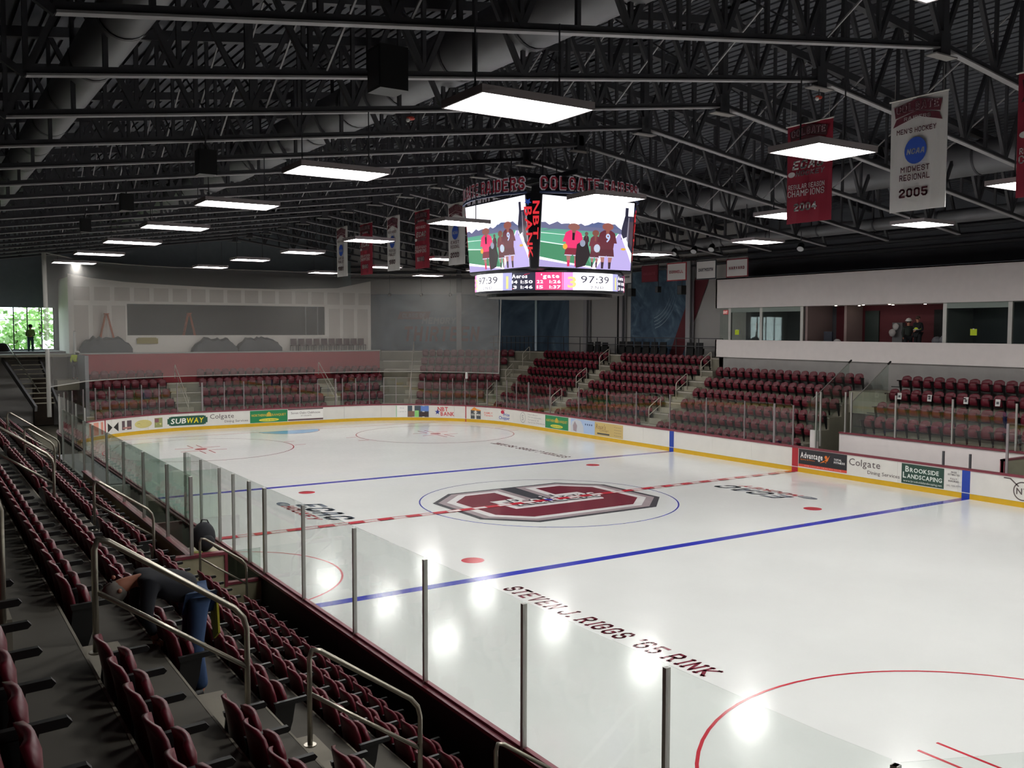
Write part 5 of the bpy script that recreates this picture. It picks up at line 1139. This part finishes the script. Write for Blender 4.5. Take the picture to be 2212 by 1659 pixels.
for y in (-5.4, -3.0, .5): m = M(); m.box(-14.45, -13.13, y, y + .012, .3, 2.85); m.build('cross_pane', GGLASS, t)
BAG = mat('bag_charcoal', '1b1c22', .8, noise=.1)
t = thing('backpack', 'dark backpack standing on the beige box counter', 'backpack', (-14.12, -7.95, 1.57)); m = M(); m.ball((-14.12, -7.95, 1.86), .28, 14, 10, (.85, .75, 1.1)); m.build('bag_body', BAG, t, True); m = M(); m.ball((-14.1, -8.13, 1.78), .17, 10, 8, (.9, .6, .9)); m.build('front_pocket', BAG, t, True); m = M(); m.tube([(-14.2, -7.95, 2.1), (-14.15, -7.97, 2.22), (-14.05, -7.97, 2.2), (-14.0, -7.95, 2.1)], .015, 6); m.build('carry_loop', BLACKP, t)
t = thing('work_gloves', 'small yellow gloves beside the dark backpack', 'gloves', (-14.35, -8.2, 1.57)); m = M(); m.ball((-14.34, -8.2, 1.61), .06, 8, 6, (1.3, 1, .6)); m.ball((-14.28, -8.22, 1.62), .045, 8, 6, (1.5, .6, .6)); m.build('glove_pair', mat('glove_yellow', '8b8a4a', .8), t)

# ------------------------------------------------------------ small hung things
def spot(x, y, z, label, aim=(-.6, -.3, -.7)):
    a = Vector(aim).normalized(); c = Vector((x, y, z)); t = thing('stage_spotlight', label, 'spotlight', (x, y, z), 'unlit spotlights under the far roof')
    m = M(); m.tube([c - a * .22, c - a * .1, c + a * .16], [.09, .15, .17], 14); m.build('can', BLACKP, t); m = M(); m.tube([c + a * .16, c + a * .165], .15, 14); m.build('lens', mat('spot_lens', 'c9c9cc', .2), t); m = M(); m.bar((x, y, z + .1), (x, y, cz(x) + .1), .03); m.build('hanger', DARKSTEEL, t)
for i, (y, z) in enumerate(((12.3, 10.25), (10.61, 10.28), (9.1, 10.3), (7.83, 10.32), (2.14, 9.95))): spot(15.6, y, z - .05, 'black spotlight with pale lens under the far roof, %s from the left' % ORD[i])
def speaker(x, y, z, label, s=.42):
    t = thing('loudspeaker', label, 'loudspeaker', (x, y, z), 'hanging loudspeakers'); m = M(); m.prism([(x - s / 2, y - s / 2), (x + s / 2, y - s / 2), (x + s / 2, y + s / 2), (x - s / 2, y + s / 2)], z - s * .7, z + s * .7); m.build('cabinet', BLACKP, t); m = M(); m.box(x - s / 2 - .01, x - s / 2, y - s * .4, y + s * .4, z - s * .6, z + s * .6); m.build('grille', DARKSTEEL, t); m = M(); m.bar((x, y, z + s * .7), (x, y, cz(x) + .1), .03); m.build('hanger', DARKSTEEL, t)
speaker(18.3, 14.9, 8.45, 'small black loudspeaker left under the maroon flag', .25); speaker(18.3, 12.9, 8.35, 'black loudspeaker under the CORNELL flag', .36); speaker(18.3, 17.3, 8.35, 'black loudspeaker by the slim white column', .34)
for i, (x, y, z) in enumerate(((-11.6, -11.4, 10.75), (-12.9, -4.0, 10.05), (-13.4, 3.0, 9.85), (-13.5, 10.0, 9.8))): speaker(x, y, z, 'dark boxy loudspeaker cluster under the left roof, %s from the camera' % ORD[i], (.55, .42, .36, .34)[i])
for i, x in enumerate((-10.6, -8.2, -6.0, -3.9)):
    p = EN * (ce - 1.5) + ET * x; t = thing('pendant_speaker', 'small round pendant speaker above the mural, %s from the left' % ORD[i], 'loudspeaker', (p.x, p.y, 8.6), 'pendant speakers at the mural'); m = M(); m.ball((p.x, p.y, 8.7), .13, 10, 8, (1, 1, 1.1)); m.build('speaker_body', DARKSTEEL, t); m = M(); m.bar((p.x, p.y, 8.8), (p.x, p.y, cz(p.x) - .1), .02); m.build('hanger', DARKSTEEL, t)
for (x, y, z, lab) in ((-9.05, -7.24, 10.98, 'tiny red and white hanging fixture under the third chord'), (1.0, -10.69, 12.1, 'tiny red beacon under the second roof ridge')):
    t = thing('beacon', lab, 'beacon', (x, y, z)); m = M(); m.ball((x, y, z), .07, 8, 6, (1.6, 1, .7)); m.build('red_cap', mat('beacon_red', 'b03a2a', .5), t); m = M(); m.ball((x - .07, y, z - .05), .05, 8, 6); m.build('bulb_cover', WHITE, t); m = M(); m.bar((x, y, z), (x, y, cz(x)), .02); m.build('hanger', DARKSTEEL, t)

# ------------------------------------------------------------ people
SKIN = mat('skin', 'a9705a', .6)
def skin(name, verts, edges, radii, mt, parent, sub=2):
    me = bpy.data.meshes.new(name); me.from_pydata([tuple(v) for v in verts], edges, []); me.materials.append(mt); o = link(name, me, parent)
    sm = o.modifiers.new('skin', 'SKIN'); sm.use_smooth_shade = True; lay = me.skin_vertices[0].data if me.skin_vertices else None
    if lay is None:
        return o
    for i, r in enumerate(radii): lay[i].radius = (r, r) if not isinstance(r, tuple) else r; lay[i].use_root = (i == 0)
    s = o.modifiers.new('sub', 'SUBSURF'); s.levels = sub; s.render_levels = sub; return o
def add_skin_layer(me):
    pass
def figure(label, base, ang, J, jacket, trousers, hat=None, hatcol=None, hair='2a2320', vest=None, fingers=False, extra=None):
    t = thing('person', label, 'person', base); ca, sa = math.cos(ang), math.sin(ang)
    W = lambda p: Vector((base[0] + p[0] * ca - p[1] * sa, base[1] + p[0] * sa + p[1] * ca, base[2] + p[2]))
    def chain(name, spec, mt, sub=2):
        V_, E2, R_ = [], [], []; idx = {}
        for k, r in spec['v']: idx[k] = len(V_); V_.append(W(J[k])); R_.append(r)
        E2 = [(idx[a], idx[b]) for a, b in spec['e']]
        bpy.ops.object.select_all(action='DESELECT') if False else None
        me = bpy.data.meshes.new(name); me.from_pydata([tuple(v) for v in V_], E2, []); me.materials.append(mt); o = link(name, me, t)
        o.modifiers.new('skin', 'SKIN').use_smooth_shade = True
        if not me.skin_vertices:
            bm = __import__('bmesh').new(); bm.from_mesh(me); bm.verts.layers.skin.verify(); bm.to_mesh(me); bm.free()
        for i, r in enumerate(R_): me.skin_vertices[0].data[i].radius = (r, r) if not isinstance(r, tuple) else r; me.skin_vertices[0].data[i].use_root = (i == 0)
        s = o.modifiers.new('sub', 'SUBSURF'); s.levels = sub; s.render_levels = sub; return o
    body = {'v': [('pel', .09), ('che', .09), ('neck', .055), ('hd', .085), ('top', .075), ('shL', .05), ('elL', .04), ('wrL', .028), ('haL', .035), ('shR', .05), ('elR', .04), ('wrR', .028), ('haR', .035), ('hiL', .075), ('knL', .055), ('anL', .04), ('toL', .035), ('hiR', .075), ('knR', .055), ('anR', .04), ('toR', .035)],
            'e': [('pel', 'che'), ('che', 'neck'), ('neck', 'hd'), ('hd', 'top'), ('che', 'shL'), ('shL', 'elL'), ('elL', 'wrL'), ('wrL', 'haL'), ('che', 'shR'), ('shR', 'elR'), ('elR', 'wrR'), ('wrR', 'haR'), ('pel', 'hiL'), ('hiL', 'knL'), ('knL', 'anL'), ('anL', 'toL'), ('pel', 'hiR'), ('hiR', 'knR'), ('knR', 'anR'), ('anR', 'toR')]}
    chain('body', body, SKIN)
    jk = {'v': [('pel', .165), ('che', .185), ('neck', .1), ('shL', .085), ('elL', .065), ('wrL', .045), ('shR', .085), ('elR', .065), ('wrR', .045)], 'e': [('pel', 'che'), ('che', 'neck'), ('che', 'shL'), ('shL', 'elL'), ('elL', 'wrL'), ('che', 'shR'), ('shR', 'elR'), ('elR', 'wrR')]}
    chain('jacket', jk, jacket)
    tr = {'v': [('pel', .15), ('hiL', .105), ('knL', .085), ('anL', .07), ('hiR', .105), ('knR', .085), ('anR', .07)], 'e': [('pel', 'hiL'), ('hiL', 'knL'), ('knL', 'anL'), ('pel', 'hiR'), ('hiR', 'knR'), ('knR', 'anR')]}
    chain('trousers', tr, trousers)
    for e in 'LR': m = M(); m.tube([W(J['an' + e]) + Vector((0, 0, -.02)), W(J['to' + e])], [.06, .045], 8); m.build('boot', BLACKP, t, True)
    hc = (W(J['hd']) + W(J['top'])) / 2; upv = (W(J['top']) - W(J['neck'])).normalized(); fwd = Vector((ca, sa, 0)); fwd = (fwd - upv * fwd.dot(upv)).normalized() if abs(fwd.dot(upv)) < .95 else Vector((0, 0, -1)); sd = upv.cross(fwd)
    m = M(); m.ball((0, 0, 0), .108, 12, 8); m.v = [tuple(hc + upv * (.03 + v[2] * 1.05) + fwd * (v[0] - .02) + sd * v[1]) for v in m.v if True]; m.build('hair', mat('hair_' + hair, hair, .9), t, True)
    m = M(); m.ball(tuple(hc + fwd * .115 - upv * .02), .02, 6, 5); m.build('nose', SKIN, t, True)
    for e in (-1, 1): m = M(); m.ball(tuple(hc + sd * e * .1 - upv * .01), .022, 6, 5); m.build('ear', SKIN, t, True); m = M(); m.ball(tuple(hc + fwd * .095 + sd * e * .035 + upv * .012), .01, 6, 5); m.build('eye', BLK, t, True)
    if hat:
        m = M(); m.ball((0, 0, 0), .14, 14, 8); m.v = [tuple(hc + upv * (.06 + max(v[2], -.01)) + fwd * v[0] + sd * v[1]) for v in m.v]; m.build('hard_hat', hatcol, t, True); m = M(); m.tube([hc + upv * .055, hc + upv * .07], .165, 14); m.build('hat_brim', hatcol, t, True)
    if vest:
        vs = {'v': [('pel', .195), ('che', .225)], 'e': [('pel', 'che')]}; chain('vest', vs, vest, 2)
        m = M(); a, b = W(J['pel']), W(J['che']); c = a.lerp(b, .45); m.tube([c - (b - a).normalized() * .03, c + (b - a).normalized() * .03], .215, 14); m.build('reflective_band', mat('reflective', 'c9c9b8', .4), t, True)
    if fingers:
        for e, sg in (('L', 1), ('R', -1)):
            h = W(J['ha' + e]); dr = (h - W(J['wr' + e])).normalized(); s_ = dr.cross(Vector((0, 0, 1))); s_ = s_.normalized() if s_.length > .1 else Vector((0, 1, 0)); cur = dr.cross(s_).normalized()
            for i in range(4):
                b_ = h + s_ * (i - 1.5) * .022 + dr * .02; L_ = (.07, .082, .076, .06)[i]; m = M(); m.tube([b_, b_ + dr * L_ * .5, b_ + dr * L_ * .85 + cur * L_ * .3, b_ + dr * L_ * .95 + cur * L_ * .6], [.011, .01, .009, .007], 6); m.build('finger', SKIN, t, True)
            b_ = h + s_ * .035 * sg; m = M(); m.tube([b_ - dr * .01, b_ + s_ * .03 * sg + dr * .02, b_ + s_ * .03 * sg + dr * .05 + cur * .02], [.013, .011, .008], 6); m.build('thumb', SKIN, t, True)
    return t, W
ST = dict(pel=(0, 0, .98), che=(0, 0, 1.36), neck=(.01, 0, 1.52), hd=(.03, 0, 1.61), top=(.03, 0, 1.71), shL=(0, .19, 1.42), elL=(-.03, .25, 1.14), wrL=(.1, .24, .92), haL=(.15, .23, .86), shR=(0, -.19, 1.42), elR=(-.03, -.25, 1.14), wrR=(.1, -.24, .92), haR=(.15, -.23, .86), hiL=(0, .1, .93), knL=(.02, .11, .5), anL=(-.02, .12, .08), toL=(.15, .13, .04), hiR=(0, -.1, .93), knR=(.02, -.11, .5), anR=(-.02, -.12, .08), toR=(.15, -.13, .04))
BD = dict(pel=(-.02, 0, 1.02), che=(.38, 0, 1.2), neck=(.56, 0, 1.2), hd=(.65, 0, 1.17), top=(.75, 0, 1.12), shL=(.44, .2, 1.2), elL=(.5, .27, .93), wrL=(.42, .2, .72), haL=(.4, .18, .66), shR=(.44, -.2, 1.2), elR=(.5, -.26, .93), wrR=(.4, -.2, .74), haR=(.38, -.18, .68), hiL=(-.02, .1, .95), knL=(.03, .12, .5), anL=(-.03, .13, .08), toL=(.14, .13, .04), hiR=(-.02, -.1, .95), knR=(.02, -.12, .5), anR=(-.05, -.13, .08), toR=(.12, -.13, .04))
JEANS, NAVY, DK = mat('jeans', '2c4468', .85, noise=.1, nscale=12), mat('jacket_navy', '14161f', .85), mat('dark_cloth', '17181c', .85)
VEST = mat('vest_lime', 'c2d62c', .7); HATW = mat('hat_white', 'd8d4d0', .35)
t, W = figure('grey-haired person in dark jacket and jeans bending over the seats', (-16.8, -17.95, NZ0 + 4 * NDZ), PI, BD, NAVY, JEANS, hair='6e6862', fingers=True)
m = M(); m.slab([W((-.18, -.05, .98)), W((-.2, .12, .96)), W((-.22, .1, .6)), W((-.2, .0, .52)), W((-.2, -.08, .66))], (-.02 * math.cos(PI) * -1, 0, 0), 1); m.build('yellow_cloth', mat('cloth_yellow', 'a9a32c', .8), t)
A2 = dict(ST); A2.update(wrL=(.22, .05, 1.1), haL=(.27, .0, 1.12), wrR=(.2, -.06, 1.05), haR=(.26, .02, 1.07))
figure('person in a lime vest over black, in the press box', (20.4, -.7, 4.95), PI * .95, A2, DK, DK, hair='4a342c', vest=VEST)
figure('person with white hard hat and dark jacket in the press box', (20.55, -.1, 4.8), PI * 1.25, ST, mat('jacket_green', '262c28', .85), DK, hat=True, hatcol=HATW)
figure('person with hands raised silhouetted against the bright window', (-12.35, 40.4, 4.5), -PI / 2, A2, mat('vest_dark_lime', '5f7a3a', .8), mat('trousers_teal', '2c4448', .8), hat=True, hatcol=DK)
CR = dict(ST); CR.update(che=(.12, 0, 1.3), neck=(.22, 0, 1.42), hd=(.27, 0, 1.48), top=(.3, 0, 1.58))
figure('person in lime jacket and white hard hat left of the red wall', (-10.5, 35.0, 3.0), PI * .3, CR, VEST, mat('trousers_grey', '4a4a50', .8), hat=True, hatcol=HATW)
m = M(); m.box(-11.6, -9.9, 34.2, 36.0, 2.4, 3.0); struct('trim_10', m, CONC, 'concrete landing at the left end of the red wall')
t = thing('rolled_poster', 'white upright roll standing at the left end of the red wall', 'roll', (-10.3, 36.4, 4.5)); m = M(); m.tube([(-10.3, 36.4, 4.5), (-10.3, 36.4, 5.9)], .08, 8); m.build('roll_body', WHITE, t); m = M(); m.tube([(-10.3, 36.4, 5.9), (-10.3, 36.4, 5.93)], .05, 8); m.build('roll_end', WALLG, t)
lumps('cardboard_heap', 'dark heap of stuff at the lower left of the bright window', 'heap', [(-14.6, 40.5, 4.9, .5, (1.2, 1, 1)), (-13.95, 40.4, 4.8, .4, (1, 1, .9))], mat('heap_dark', '241f1f', .9), 'heap_lump')
# stair flight and sloping rails at far left
t = thing('stair_flight', 'grey sloping stair flight at far left under the window', 'stairs', (-15.5, 34, 0))
m = M(); m.bar((-14.2, 37.5, 4.2), (-13.1, 31, 1.6), .12, .3); m.bar((-12.2, 37.5, 4.2), (-11.9, 31, 1.6), .1, .3); m.build('stringer', WALLG, t)
for i in range(10): f_ = i / 10; m = M(); m.box(-13.9 + f_ * .8, -12.1, 37.3 - f_ * 6.3 - .3, 37.3 - f_ * 6.3, 4.1 - f_ * 2.5, 4.15 - f_ * 2.5); m.build('stair_tread', CONC, t)
m = M(); m.bar((-13.9, 37.5, 5.1), (-12.9, 31, 2.5), .05); m.build('stair_rail', STEEL, t)
